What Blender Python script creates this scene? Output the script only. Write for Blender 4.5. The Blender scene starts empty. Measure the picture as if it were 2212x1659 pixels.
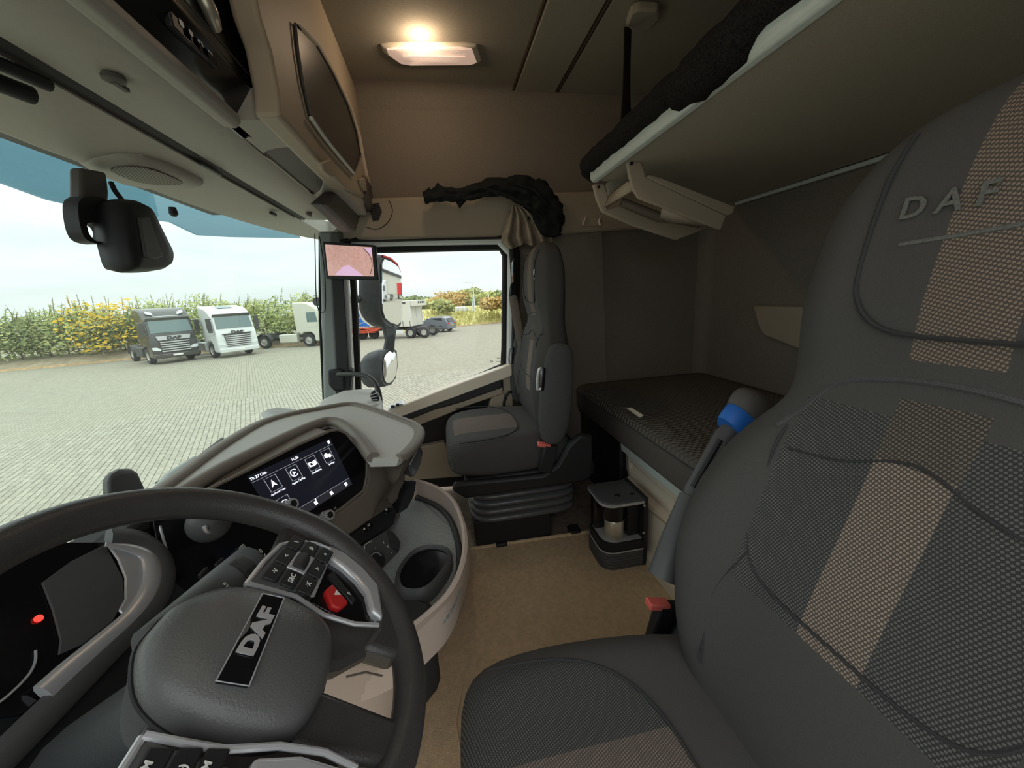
import bpy, bmesh, math, random
from math import sin, cos, pi, radians
from mathutils import Vector, Matrix
random.seed(7)
sc = bpy.context.scene
col = sc.collection

# ------------------------------------------------------------------ camera
FPX, PCX, PCY = 830.0, 1106.0, 829.5
_X = Vector((950 - PCX, 645 - PCY, FPX)).normalized()
_b, _a = -1.0, -0.058
_U = Vector((_a, _b, -(_a * (950 - PCX) + _b * (645 - PCY)) / FPX)).normalized()
_Y = _U.cross(_X)
RR = Matrix((_X, _Y, _U))                       # camera (right, down, forward) -> cab axes
CAM = Vector((0, 0, 1.08))                      # x across the cab, y towards the windscreen, z up from the cab floor
cd = bpy.data.cameras.new('camera'); cam = bpy.data.objects.new('camera', cd); col.objects.link(cam)
r_, d_, f_ = RR.col[0], RR.col[1], RR.col[2]
cam.matrix_world = Matrix(((r_.x, -d_.x, -f_.x, CAM.x), (r_.y, -d_.y, -f_.y, CAM.y), (r_.z, -d_.z, -f_.z, CAM.z), (0, 0, 0, 1)))
cd.sensor_fit = 'HORIZONTAL'; cd.sensor_width = 36; cd.lens = 36 * FPX / 2212; cd.clip_start = 0.01; cd.clip_end = 500
sc.camera = cam

def at(px, py, x=None, y=None, z=None):
    d = RR @ Vector((px - PCX, py - PCY, FPX))
    t = (x - CAM.x) / d.x if x is not None else (y - CAM.y) / d.y if y is not None else (z - CAM.z) / d.z
    return CAM + t * d
def on(px, py, o, n):
    d = RR @ Vector((px - PCX, py - PCY, FPX))
    return CAM + d * ((o - CAM).dot(n) / d.dot(n))

# ------------------------------------------------------------------ sky and light
GZ = -2.1                                        # yard level below the cab floor
sc.view_settings.view_transform = 'Standard'; sc.view_settings.look = 'None'
sc.view_settings.exposure = 0.90; sc.view_settings.gamma = 1.0; sc.view_settings.use_curve_mapping = False
sc.cycles.max_bounces = 7; sc.cycles.diffuse_bounces = 4; sc.cycles.glossy_bounces = 3; sc.cycles.transparent_max_bounces = 10
sc.cycles.adaptive_threshold = 0.025; sc.cycles.use_denoising = True
w = bpy.data.worlds.new('overcast'); sc.world = w; w.use_nodes = True
wn = w.node_tree; wn.nodes.clear()
def WN(t, **k):
    n = wn.nodes.new(t)
    for a, b in k.items(): setattr(n, a, b)
    return n
tc = WN('ShaderNodeTexCoord'); mp = WN('ShaderNodeMapping'); mp.inputs['Scale'].default_value = (1.2, 1.2, 6.0)
nz = WN('ShaderNodeTexNoise'); nz.inputs['Scale'].default_value = 2.2; nz.inputs['Detail'].default_value = 4
cr = WN('ShaderNodeValToRGB')
cr.color_ramp.elements[0].position = 0.3; cr.color_ramp.elements[0].color = (0.66, 0.72, 0.735, 1)
cr.color_ramp.elements[1].position = 0.7; cr.color_ramp.elements[1].color = (0.89, 0.915, 0.91, 1)
bg = WN('ShaderNodeBackground'); bg.inputs['Strength'].default_value = 1.9
wo = WN('ShaderNodeOutputWorld')
wn.links.new(tc.outputs['Generated'], mp.inputs['Vector']); wn.links.new(mp.outputs[0], nz.inputs['Vector'])
wn.links.new(nz.outputs['Fac'], cr.inputs[0])
# standard overcast sky: three times brighter overhead than at the horizon
sx_ = WN('ShaderNodeSeparateXYZ'); wn.links.new(tc.outputs['Generated'], sx_.inputs[0])
mz = WN('ShaderNodeMath', operation='MAXIMUM'); mz.inputs[1].default_value = 0.0; wn.links.new(sx_.outputs['Z'], mz.inputs[0])
ml = WN('ShaderNodeMath', operation='MULTIPLY_ADD'); ml.inputs[1].default_value = 2 / 3; ml.inputs[2].default_value = 1 / 3; wn.links.new(mz.outputs[0], ml.inputs[0])
mx_ = WN('ShaderNodeVectorMath', operation='SCALE'); wn.links.new(cr.outputs[0], mx_.inputs[0]); wn.links.new(ml.outputs[0], mx_.inputs['Scale'])
wn.links.new(mx_.outputs[0], bg.inputs[0]); wn.links.new(bg.outputs[0], wo.inputs[0])

def portal(name, loc, look, sx, sy):             # guides the daylight sampling through a window opening; gives off no light itself
    l = bpy.data.lights.new(name, 'AREA'); l.shape = 'RECTANGLE'; l.size = sx; l.size_y = sy; l.cycles.is_portal = True
    o = bpy.data.objects.new(name, l); col.objects.link(o); o.location = loc
    o.rotation_euler = Vector(look).to_track_quat('-Z', 'Y').to_euler(); return o
portal('daylight_windscreen', (1.0, 1.02, 1.0), (0, -1, 0), 2.5, 1.1)
portal('daylight_passenger_window', (2.16, 0.08, 0.93), (-1, 0, 0), 0.85, 1.0)
portal('daylight_driver_doorway', (-0.28, 0.035, 0.83), (1, 0, 0), 1.2, 1.75)

# ------------------------------------------------------------------ materials
MT = {}
def mat(name, rgb, rough=0.6, metal=0.0, noise=0.0, nscale=60, bump=0.0, bscale=300, spec=0.5, rgb2=None, emit=None, estr=0, coat=0):
    m = bpy.data.materials.new(name); m.use_nodes = True; nt = m.node_tree
    p = nt.nodes['Principled BSDF']
    p.inputs['Base Color'].default_value = (*rgb, 1); p.inputs['Roughness'].default_value = rough
    p.inputs['Metallic'].default_value = metal; p.inputs['Specular IOR Level'].default_value = spec
    if coat: p.inputs['Coat Weight'].default_value = coat; p.inputs['Coat Roughness'].default_value = 0.05
    if emit: p.inputs['Emission Color'].default_value = (*emit, 1); p.inputs['Emission Strength'].default_value = estr
    if noise or rgb2 or bump:
        t = nt.nodes.new('ShaderNodeTexCoord')
    if noise or rgb2:
        n = nt.nodes.new('ShaderNodeTexNoise'); n.inputs['Scale'].default_value = nscale; n.inputs['Detail'].default_value = 3
        nt.links.new(t.outputs['Object'], n.inputs['Vector'])
        c = nt.nodes.new('ShaderNodeValToRGB'); c.color_ramp.elements[0].position = 0.32; c.color_ramp.elements[1].position = 0.68
        k = noise
        if rgb2: c.color_ramp.elements[0].color = (*rgb, 1); c.color_ramp.elements[1].color = (*rgb2, 1)
        else:
            c.color_ramp.elements[0].color = (*[v * (1 - k) for v in rgb], 1); c.color_ramp.elements[1].color = (*[min(1, v * (1 + k)) for v in rgb], 1)
        nt.links.new(n.outputs['Fac'], c.inputs[0]); nt.links.new(c.outputs[0], p.inputs['Base Color'])
    if bump:
        n = nt.nodes.new('ShaderNodeTexNoise'); n.inputs['Scale'].default_value = bscale; n.inputs['Detail'].default_value = 2
        nt.links.new(t.outputs['Object'], n.inputs['Vector'])
        b = nt.nodes.new('ShaderNodeBump'); b.inputs['Strength'].default_value = bump; b.inputs['Distance'].default_value = 0.002
        nt.links.new(n.outputs['Fac'], b.inputs['Height']); nt.links.new(b.outputs[0], p.inputs['Normal'])
    MT[name] = m; return m
def glassmat(name, tint, gloss=0.05, haze=0.0):
    m = bpy.data.materials.new(name); m.use_nodes = True; nt = m.node_tree; nt.nodes.clear()
    tr = nt.nodes.new('ShaderNodeBsdfTransparent'); tr.inputs[0].default_value = (*tint, 1)
    gl = nt.nodes.new('ShaderNodeBsdfGlossy'); gl.inputs['Roughness'].default_value = 0.02
    mx = nt.nodes.new('ShaderNodeMixShader'); mx.inputs[0].default_value = gloss
    o = nt.nodes.new('ShaderNodeOutputMaterial')
    nt.links.new(tr.outputs[0], mx.inputs[1]); nt.links.new(gl.outputs[0], mx.inputs[2]); nt.links.new(mx.outputs[0], o.inputs[0])
    if haze:  # washed-out haze over the view, mixed into the glass as a translucent veil
        df = nt.nodes.new('ShaderNodeBsdfTranslucent'); df.inputs[0].default_value = (0.9, 1, 0.94, 1)
        m2 = nt.nodes.new('ShaderNodeMixShader'); m2.inputs[0].default_value = haze
        nt.links.new(mx.outputs[0], m2.inputs[1]); nt.links.new(df.outputs[0], m2.inputs[2]); nt.links.new(m2.outputs[0], o.inputs[0])
    MT[name] = m; return m

mat('headliner', (0.29, 0.26, 0.212), 0.95, noise=0.10, nscale=350, bump=0.35, bscale=700, spec=0.1)
mat('headliner_light', (0.36, 0.325, 0.268), 0.95, noise=0.08, nscale=350, bump=0.3, bscale=700, spec=0.1)
mat('wall_cloth', (0.25, 0.215, 0.18), 0.95, noise=0.12, nscale=260, bump=0.4, bscale=600, spec=0.1)
mat('seam_cloth', (0.07, 0.05, 0.035), 0.95, spec=0.1)
mat('beige', (0.43, 0.355, 0.27), 0.55, bump=0.12, bscale=900, spec=0.35)
mat('beige_light', (0.74, 0.65, 0.53), 0.5, bump=0.12, bscale=900, spec=0.35)
mat('pink_beige', (0.62, 0.50, 0.43), 0.5, bump=0.12, bscale=900, spec=0.35)
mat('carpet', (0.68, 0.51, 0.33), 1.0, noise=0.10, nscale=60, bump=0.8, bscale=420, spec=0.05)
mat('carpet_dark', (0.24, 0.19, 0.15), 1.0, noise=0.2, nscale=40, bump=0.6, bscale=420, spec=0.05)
mat('console_grey', (0.37, 0.345, 0.31), 0.6, noise=0.03, bump=0.15, bscale=900, spec=0.35)
mat('console_dark', (0.10, 0.09, 0.085), 0.55, bump=0.15, bscale=900, spec=0.35)
mat('dash_top', (0.60, 0.60, 0.565), 0.45, noise=0.04, nscale=300, bump=0.3, bscale=1100, spec=0.35)
mat('dash_rim', (0.22, 0.19, 0.16), 0.5, bump=0.2, bscale=900, spec=0.4)
mat('dash_brown', (0.20, 0.165, 0.135), 0.5, bump=0.12, bscale=900, spec=0.4)
mat('black', (0.018, 0.018, 0.02), 0.5, bump=0.1, bscale=900, spec=0.4)
mat('black_soft', (0.042, 0.042, 0.043), 0.75, bump=0.2, bscale=700, spec=0.25)
mat('rubber', (0.035, 0.035, 0.036), 0.5, spec=0.5)
mat('bellows', (0.09, 0.09, 0.092), 0.35, spec=0.6)
mat('bunk_board', (0.50, 0.455, 0.385), 0.95, noise=0.08, nscale=350, bump=0.3, bscale=700, spec=0.1)
mat('black_gloss', (0.008, 0.008, 0.01), 0.12, spec=0.5)
mat('charcoal', (0.085, 0.086, 0.088), 0.5, bump=0.15, bscale=900, spec=0.4)
mat('leather', (0.058, 0.055, 0.054), 0.36, noise=0.06, nscale=40, bump=0.25, bscale=420, spec=0.45)
mat('airbag', (0.115, 0.115, 0.113), 0.33, bump=0.25, bscale=520, spec=0.4)
mat('silver', (0.58, 0.58, 0.60), 0.30, metal=0.35, spec=0.6)
mat('steel', (0.72, 0.68, 0.58), 0.34, metal=0.75)
mat('chrome', (0.8, 0.8, 0.8), 0.12, metal=1.0)
mat('mirror_glass', (0.9, 0.92, 0.92), 0.02, metal=1.0)
mat('alu', (0.70, 0.76, 0.74), 0.4, metal=0.0, noise=0.03)
mat('white_print', (0.85, 0.85, 0.82), 0.6)
mat('screen_white', (0.8, 0.82, 0.9), 0.5, emit=(0.85, 0.88, 1.0), estr=0.75)
mat('screen_line', (0.4, 0.42, 0.48), 0.5, emit=(0.6, 0.62, 0.7), estr=0.30)
mat('screen_dim', (0.02, 0.022, 0.035), 0.15, emit=(0.10, 0.11, 0.17), estr=0.03)
mat('screen_bar', (0.02, 0.022, 0.03), 0.15, emit=(0.2, 0.2, 0.25), estr=0.05)
mat('red', (0.62, 0.02, 0.02), 0.45)
mat('red_lit', (0.9, 0.02, 0.02), 0.4, emit=(1, 0.03, 0.02), estr=1.5)
mat('coral', (0.80, 0.16, 0.13), 0.45)
mat('blue', (0.02, 0.16, 0.60), 0.5)
mat('fabric_plain', (0.095, 0.095, 0.095), 0.9, noise=0.25, nscale=900, bump=0.6, bscale=1100, spec=0.15)
mat('mattress', (0.145, 0.13, 0.118), 0.95, noise=0.2, nscale=500, spec=0.1)
mat('curtain_dark', (0.022, 0.024, 0.024), 0.95, noise=0.25, nscale=30, spec=0.1)
mat('curtain_beige', (0.30, 0.255, 0.20), 0.95, noise=0.2, nscale=25, spec=0.1)
mat('net', (0.02, 0.018, 0.018), 0.95, noise=0.5, nscale=220, bump=1.0, bscale=300, spec=0.1)
mat('pillar_grey', (0.22, 0.235, 0.23), 0.55, bump=0.1, bscale=700, spec=0.35)
mat('seal', (0.015, 0.015, 0.015), 0.6, spec=0.3)
mat('door_paint', (0.72, 0.76, 0.75), 0.35)
mat('visor_blue', (0.20, 0.33, 0.40), 0.35)
mat('lens', (0.75, 0.62, 0.55), 0.25, emit=(1.0, 0.62, 0.42), estr=0.30)
mat('bulb', (1, 0.8, 0.5), 0.3, emit=(1.0, 0.66, 0.30), estr=14)
mat('mirror_case', (0.085, 0.09, 0.095), 0.5, noise=0.12, nscale=40, bump=0.1, spec=0.4)
glassmat('windscreen_glass', (0.89, 0.98, 0.93), 0.04, 0.025)
glassmat('side_glass', (0.96, 0.985, 0.965), 0.035)
mat('smoked', (0.035, 0.033, 0.031), 0.3, spec=0.3)
glassmat('tank_glass', (0.55, 0.56, 0.58), 0.10)

def nodes_of(name, rgb=(0.5, 0.5, 0.5), rough=0.8, spec=0.3):
    m = mat(name, rgb, rough, spec=spec); nt = m.node_tree
    def N(t, op=None, a=None, b=None, c=None):
        n = nt.nodes.new(t)
        if op: n.operation = op
        for i, v in enumerate((a, b, c)):
            if v is None: continue
            if isinstance(v, (int, float)): n.inputs[i].default_value = v
            else: nt.links.new(v, n.inputs[i])
        return n.outputs[0]
    def M(op, a, b=None, c=None): return N('ShaderNodeMath', op, a, b, c)
    def mix(f, a, b):
        n = nt.nodes.new('ShaderNodeMix'); n.data_type = 'RGBA'
        if isinstance(f, (int, float)): n.inputs[0].default_value = f
        else: nt.links.new(f, n.inputs[0])
        for i, v in ((6, a), (7, b)):
            if isinstance(v, tuple): n.inputs[i].default_value = (*v, 1)
            else: nt.links.new(v, n.inputs[i])
        return n.outputs[2]
    t = nt.nodes.new('ShaderNodeTexCoord'); s = nt.nodes.new('ShaderNodeSeparateXYZ'); nt.links.new(t.outputs['Object'], s.inputs[0])
    return m, nt, M, mix, s.outputs, t
def finish(nt, colr, height=None, strength=0.5, dist=0.002):
    p = nt.nodes['Principled BSDF']; nt.links.new(colr, p.inputs['Base Color'])
    if height is not None:
        b = nt.nodes.new('ShaderNodeBump'); b.inputs['Strength'].default_value = strength; b.inputs['Distance'].default_value = dist
        nt.links.new(height, b.inputs['Height']); nt.links.new(b.outputs[0], p.inputs['Normal'])

def seat_fabric(name, along, lo, hi, hw, stripes, oval=None):
    """woven seat cloth: plain charcoal, dotted insert (|x| < hw, lo..hi along) and woven brown stripes"""
    m, nt, M, mix, xyz, t = nodes_of(name, rough=0.9, spec=0.15)
    X = xyz[0]; S = xyz[along]; K = 2 * pi / 0.0040
    ax = M('ABSOLUTE', X)
    dots = M('GREATER_THAN', M('ADD', M('SINE', M('MULTIPLY', M('ADD', X, M('MULTIPLY', S, 0.5)), K)), M('SINE', M('MULTIPLY', M('SUBTRACT', S, M('MULTIPLY', X, 0.3)), K))), 0.35)
    ins = M('MULTIPLY', M('LESS_THAN', ax, hw), M('MULTIPLY', M('GREATER_THAN', S, lo), M('LESS_THAN', S, hi)))
    if oval: ins = M('LESS_THAN', M('ADD', M('POWER', M('DIVIDE', ax, oval[0]), 3), M('POWER', M('DIVIDE', M('ABSOLUTE', M('SUBTRACT', S, oval[1])), oval[2]), 3)), 1.0)
    n = nt.nodes.new('ShaderNodeTexNoise'); n.inputs['Scale'].default_value = 900; nt.links.new(t.outputs['Object'], n.inputs['Vector'])
    base = mix(n.outputs['Fac'], (0.060, 0.056, 0.054), (0.104, 0.099, 0.095))
    dotc = mix(dots, (0.048, 0.047, 0.046), (0.138, 0.136, 0.131))
    c = mix(ins, base, dotc)
    for s0, s1, w2, dark, lite in stripes:
        k = M('MULTIPLY', M('LESS_THAN', ax, w2), M('MULTIPLY', M('GREATER_THAN', S, s0), M('LESS_THAN', S, s1)))
        if oval: k = M('MULTIPLY', k, ins)
        c = mix(k, c, mix(dots, dark, lite))
    h = M('ADD', M('MULTIPLY', dots, ins), n.outputs['Fac'])
    finish(nt, c, h, 0.35, 0.001)
BR0, BR1 = (0.10, 0.082, 0.07), (0.36, 0.285, 0.235)
seat_fabric('fabric_back', 2, 0.648, 0.92, 0.142, [(0.648, 0.875, 0.036, BR0, BR1), (0.875, 0.942, 0.038, (0.06, 0.052, 0.046), (0.185, 0.155, 0.13)), (0.985, 1.27, 0.038, BR0, (0.29, 0.225, 0.18))])
seat_fabric('fabric_cushion', 1, -0.02, 0.40, 0.155, [(-0.02, 0.40, 0.108, BR0, (0.25, 0.20, 0.168))], oval=(0.25, 0.38, 0.265))

def quilt(name):
    m, nt, M, mix, xyz, t = nodes_of(name, rough=0.95, spec=0.1)
    K = 2 * pi / 0.05
    a = M('SINE', M('MULTIPLY', M('ADD', xyz[0], xyz[1]), K)); b = M('SINE', M('MULTIPLY', M('SUBTRACT', xyz[0], xyz[1]), K))
    h = M('MULTIPLY', M('ABSOLUTE', a), M('ABSOLUTE', b))
    n = nt.nodes.new('ShaderNodeTexNoise'); n.inputs['Scale'].default_value = 400; nt.links.new(t.outputs['Object'], n.inputs['Vector'])
    finish(nt, mix(n.outputs['Fac'], (0.115, 0.102, 0.088), (0.215, 0.195, 0.17)), h, 1.0, 0.006)
quilt('quilt')
def ribbed(name, c0, c1, axis, period, rough=0.7):
    m, nt, M, mix, xyz, t = nodes_of(name, rough=rough)
    s = M('SINE', M('MULTIPLY', xyz[axis], 2 * pi / period))
    finish(nt, mix(M('MULTIPLY_ADD', s, 0.5, 0.5), c0, c1), s, 0.6, 0.002)
def dotted(name, c0, c1, period, ax=(0, 1), rough=0.6):
    m, nt, M, mix, xyz, t = nodes_of(name, rough=rough)
    K = 2 * pi / period
    s = M('MULTIPLY', M('SINE', M('MULTIPLY', xyz[ax[0]], K)), M('SINE', M('MULTIPLY', xyz[ax[1]], K)))
    finish(nt, mix(M('GREATER_THAN', s, 0.1), c0, c1), s, 0.6, 0.001)
dotted('mat_rubber', (0.26, 0.275, 0.275), (0.50, 0.52, 0.52), 0.006)
dotted('grille', (0.30, 0.27, 0.23), (0.02, 0.02, 0.02), 0.009)
ribbed('knob_grip', (0.3, 0.3, 0.31), (0.75, 0.75, 0.76), 2, 0.004, 0.35)

# ------------------------------------------------------------------ mesh helpers
class MB:
    def __init__(s): s.v = []; s.f = []
    def add(s, vs, fs):
        o = len(s.v); s.v += [Vector(v) for v in vs]; s.f += [tuple(i + o for i in f) for f in fs]; return s
    def box(s, c, d, rz=0, rx=0, ry=0):
        M = Matrix.Rotation(rz, 3, 'Z') @ Matrix.Rotation(ry, 3, 'Y') @ Matrix.Rotation(rx, 3, 'X')
        c = Vector(c); hx, hy, hz = d[0] / 2, d[1] / 2, d[2] / 2
        vs = [c + M @ Vector((x * hx, y * hy, z * hz)) for z in (-1, 1) for y in (-1, 1) for x in (-1, 1)]
        return s.add(vs, [(0, 2, 3, 1), (4, 5, 7, 6), (0, 1, 5, 4), (2, 6, 7, 3), (0, 4, 6, 2), (1, 3, 7, 5)])
    def prism(s, pts, vec):
        pts = [Vector(p) for p in pts]; vec = Vector(vec); n = len(pts)
        return s.add(pts + [p + vec for p in pts], [tuple(range(n - 1, -1, -1)), tuple(range(n, 2 * n))] + [(i, (i + 1) % n, n + (i + 1) % n, n + i) for i in range(n)])
    def loft(s, rings, cap=True, closed=True, loop=False):
        n = len(rings[0]); o = [p for r in rings for p in r]; fs = []
        m = len(rings)
        for j in range(m if loop else m - 1):
            a, b = j * n, ((j + 1) % m) * n
            for i in range(n if closed else n - 1):
                fs.append((a + i, a + (i + 1) % n, b + (i + 1) % n, b + i))
        if cap and not loop: fs += [tuple(range(n - 1, -1, -1)), tuple(range((m - 1) * n, m * n))]
        return s.add(o, fs)
    def tube(s, path, r, n=8, closed=False, flat=None, up=None):
        path = [Vector(p) for p in path]; m = len(path); rings = []
        rr = r if isinstance(r, (list, tuple)) else [r] * m
        prev = None
        for i in range(m):
            if closed: t = path[(i + 1) % m] - path[i - 1]
            else: t = path[min(i + 1, m - 1)] - path[max(i - 1, 0)]
            t.normalize()
            if up is not None: a = Vector(up)
            elif prev is not None: a = prev
            else: a = Vector((0, 0, 1)) if abs(t.z) < 0.9 else Vector((1, 0, 0))
            a = (a - t * a.dot(t)).normalized(); prev = a; b = t.cross(a)
            fl = flat if flat else 1.0
            rings.append([path[i] + (a * cos(2 * pi * k / n) * rr[i] * fl + b * sin(2 * pi * k / n) * rr[i]) for k in range(n)])
        return s.loft(rings, cap=not closed, loop=closed)
    def lathe(s, prof, c=(0, 0, 0), axis=(0, 0, 1), n=24):
        ax = Vector(axis).normalized(); a = ax.orthogonal().normalized(); b = ax.cross(a); c = Vector(c)
        return s.loft([[c + ax * h + (a * cos(2 * pi * k / n) + b * sin(2 * pi * k / n)) * max(r, 1e-5) for k in range(n)] for r, h in prof])
    def build(s, name, m, parent=None, smooth=40, bevel=0, seg=2, sub=0, solid=0, keep=False, local=False):
        me = bpy.data.meshes.new(name)
        off = Vector((0, 0, 0))
        if parent is not None and not local:
            off = parent['_o'] if '_o' in parent else off; off = Vector(off)
        me.from_pydata([v - off for v in s.v], [], s.f)
        if not keep:
            bm = bmesh.new(); bm.from_mesh(me); bmesh.ops.remove_doubles(bm, verts=bm.verts, dist=1e-6)
            bmesh.ops.recalc_face_normals(bm, faces=bm.faces); bm.to_mesh(me); bm.free()
        if smooth:
            for p in me.polygons: p.use_smooth = True
            me.set_sharp_from_angle(angle=radians(smooth))
        me.materials.append(MT[m] if isinstance(m, str) else m)
        o = bpy.data.objects.new(name, me); col.objects.link(o)
        if parent is not None: o.parent = parent
        if solid: md = o.modifiers.new('solid', 'SOLIDIFY'); md.thickness = solid; md.offset = 0
        if bevel: md = o.modifiers.new('bevel', 'BEVEL'); md.width = bevel; md.segments = seg; md.limit_method = 'ANGLE'; md.angle_limit = radians(35)
        if sub: md = o.modifiers.new('sub', 'SUBSURF'); md.levels = sub; md.render_levels = sub
        return o
def tag(o, label=None, cat=None, group=None, kind=None):
    if label: o['label'] = label
    if cat: o['category'] = cat
    if group: o['group'] = group
    if kind: o['kind'] = kind
    return o
ROOTS = []
def thing(name, label, cat, loc=(0, 0, 0), rz=0, group=None, kind=None):
    o = bpy.data.objects.new(name, None); col.objects.link(o); o.empty_display_size = 0.05
    o.location = loc; o.rotation_euler = (0, 0, rz); o['_o'] = list(loc); ROOTS.append(o)
    return tag(o, label, cat, group, kind)
def sub_of(part):                                   # lets a part carry sub-parts given in cab coordinates
    p = part.parent
    part['_o'] = list(p['_o']) if p is not None and '_o' in p else [0, 0, 0]; ROOTS.append(part); return part
def poly(pts, **k): return [at(px, py, **k) for px, py in pts]
def text(name, s, size, m, parent, M, ext=0.0006, align='CENTER', bold=0.0, sx=1.0):
    cu = bpy.data.curves.new(name, 'FONT'); cu.body = s; cu.size = size; cu.extrude = ext; cu.align_x = align; cu.align_y = 'CENTER'; cu.offset = bold; cu.resolution_u = 3
    t = bpy.data.objects.new(name, cu); me = bpy.data.meshes.new_from_object(t)
    bpy.data.objects.remove(t); bpy.data.curves.remove(cu)
    me.name = name
    off = Vector(parent['_o']) if parent is not None and '_o' in parent else Vector((0, 0, 0))
    me.transform(Matrix.Translation(-off) @ M @ Matrix.Diagonal((sx, 1, 1, 1)))
    me.materials.append(MT[m]); o = bpy.data.objects.new(name, me); col.objects.link(o)
    if parent is not None: o.parent = parent
    return o
def frame(o, ex, ey):
    ex = Vector(ex).normalized(); ey = Vector(ey); ey = (ey - ex * ey.dot(ex)).normalized(); ez = ex.cross(ey)
    return Matrix(((ex.x, ey.x, ez.x, o[0]), (ex.y, ey.y, ez.y, o[1]), (ex.z, ey.z, ez.z, o[2]), (0, 0, 0, 1)))
def lerp(xs, ys, v):
    if v <= xs[0]: return ys[0]
    for i in range(1, len(xs)):
        if v <= xs[i]:
            t = (v - xs[i - 1]) / (xs[i] - xs[i - 1]); t = t * t * (3 - 2 * t); return ys[i - 1] + (ys[i] - ys[i - 1]) * t
    return ys[-1]
def smooth_path(pts, n=6, closed=False):
    pts = [Vector(p) for p in pts]; m = len(pts); out = []
    g = (lambda i: pts[i % m]) if closed else (lambda i: pts[max(0, min(m - 1, i))])
    for i in range(m if closed else m - 1):
        p0, p1, p2, p3 = g(i - 1), g(i), g(i + 1), g(i + 2)
        for k in range(n):
            t = k / n
            out.append(0.5 * ((2 * p1) + (p2 - p0) * t + (2 * p0 - 5 * p1 + 4 * p2 - p3) * t * t + (3 * p1 - p0 - 3 * p2 + p3) * t ** 3))
    if not closed: out.append(pts[-1])
    return out

# ------------------------------------------------------------------ the cab shell
XW, YB, ZC = 2.10, -1.56, 2.03
def struct(name, mb, m, label=None, parent=None, **k):
    o = mb.build(name, m, parent, **k)
    if parent is None: tag(o, label, None, None, 'structure'); o['_o'] = [0, 0, 0]; ROOTS.append(o)
    return o
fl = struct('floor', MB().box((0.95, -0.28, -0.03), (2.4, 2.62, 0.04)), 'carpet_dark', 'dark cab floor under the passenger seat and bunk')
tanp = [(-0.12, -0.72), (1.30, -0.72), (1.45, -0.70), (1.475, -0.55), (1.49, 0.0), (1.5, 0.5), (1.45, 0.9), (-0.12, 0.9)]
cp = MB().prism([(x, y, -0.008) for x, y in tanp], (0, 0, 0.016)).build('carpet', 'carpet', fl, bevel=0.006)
tag(cp, 'tan carpet in the aisle with a raised front edge')
MB().tube([(1.475, -0.56, 0.008), (1.482, -0.3, 0.010), (1.49, 0.0, 0.010), (1.5, 0.4, 0.008)], 0.008, 8).build('carpet_edge', 'carpet', fl)
MB().tube([at(1000, 1480, z=0.009), at(985, 1560, z=0.009), at(1000, 1659, z=0.009)], 0.003, 6).build('carpet_seam', 'carpet', fl)

ce = struct('ceiling', MB().box((0.95, -0.28, ZC + 0.02), (2.4, 2.62, 0.04)), 'headliner', 'brown grey cloth headliner over the cab')
for nm, a, b in (('roof_panel', -0.445, -0.645), ('roof_panel', -0.665, -1.55)):
    MB().box((0.97, (a + b) / 2, ZC - 0.004), (2.2, abs(a - b), 0.014)).build(nm, 'headliner_light', ce, bevel=0.005)
for y, r in ((-0.437, 0.006), (-0.655, 0.009)):
    MB().tube([(0.0, y, ZC - 0.004), (2.05, y, ZC - 0.004)], r, 6).build('roof_seam', 'seam_cloth', ce)

wr = MB()
wr.prism([(XW, YB, 1.54), (XW, 1.0, 1.54), (XW, 1.0, ZC - 0.10), (XW - 0.07, 1.0, ZC), (XW - 0.07, YB, ZC), (XW, YB, ZC - 0.10)][0:1] +
         [(XW, 1.0, 1.54), (XW, 1.0, ZC + 0.02), (XW, YB, ZC + 0.02)], (0.04, 0, 0))
wr.prism([(XW + 0.02, YB, -0.02), (XW + 0.02, -0.66, -0.02), (XW + 0.02, -0.66, 1.56), (XW + 0.02, YB, 1.56)], (0.04, 0, 0))
wr.prism([(XW + 0.0, 0.62, -0.02), (XW + 0.0, 1.02, -0.02), (XW + 0.0, 1.02, 0.38), (XW + 0.0, 0.62, 0.52)], (0.04, 0, 0))
wall_r = struct('wall_right', wr, 'wall_cloth', 'dark brown cloth side wall of the sleeper behind the passenger seat', smooth=0)
# soft cove between side wall and ceiling
cove = [[(XW + 0.005 - 0.0 * k, y, ZC) for k in range(1)] for y in (YB, 0.9)]
mb = MB(); rings = []
for y in (YB, 0.30):
    rings.append([Vector((XW + 0.01, y, ZC + 0.02)), Vector((XW + 0.01, y, ZC - 0.10))] + [Vector((XW - 0.08 * (1 - cos(a)), y, ZC - 0.10 + 0.10 * sin(a))) for a in [i * pi / 12 for i in range(1, 7)]])
mb.loft(rings).build('cove', 'wall_cloth', wall_r)
wb = MB().prism([(-0.3, YB, -0.02), (XW + 0.06, YB, -0.02), (XW + 0.06, YB, ZC + 0.04), (-0.3, YB, ZC + 0.04)], (0, -0.04, 0))
wall_b = struct('wall_back', wb, 'wall_cloth', 'brown cloth back wall behind the bunk', smooth=0)
# rounded upholstery corner where the side wall meets the back wall
cr_ = [Vector((XW + 0.03, YB - 0.01, 0.4))] + [Vector((XW + 0.022 - 0.075 * (1 - cos(a)), YB + 0.075 * (1 - sin(a)), 0.4)) for a in [i * pi / 16 for i in range(9)]]
MB().prism(cr_, (0, 0, 1.62)).build('corner_panel', 'wall_cloth', wall_b)

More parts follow.
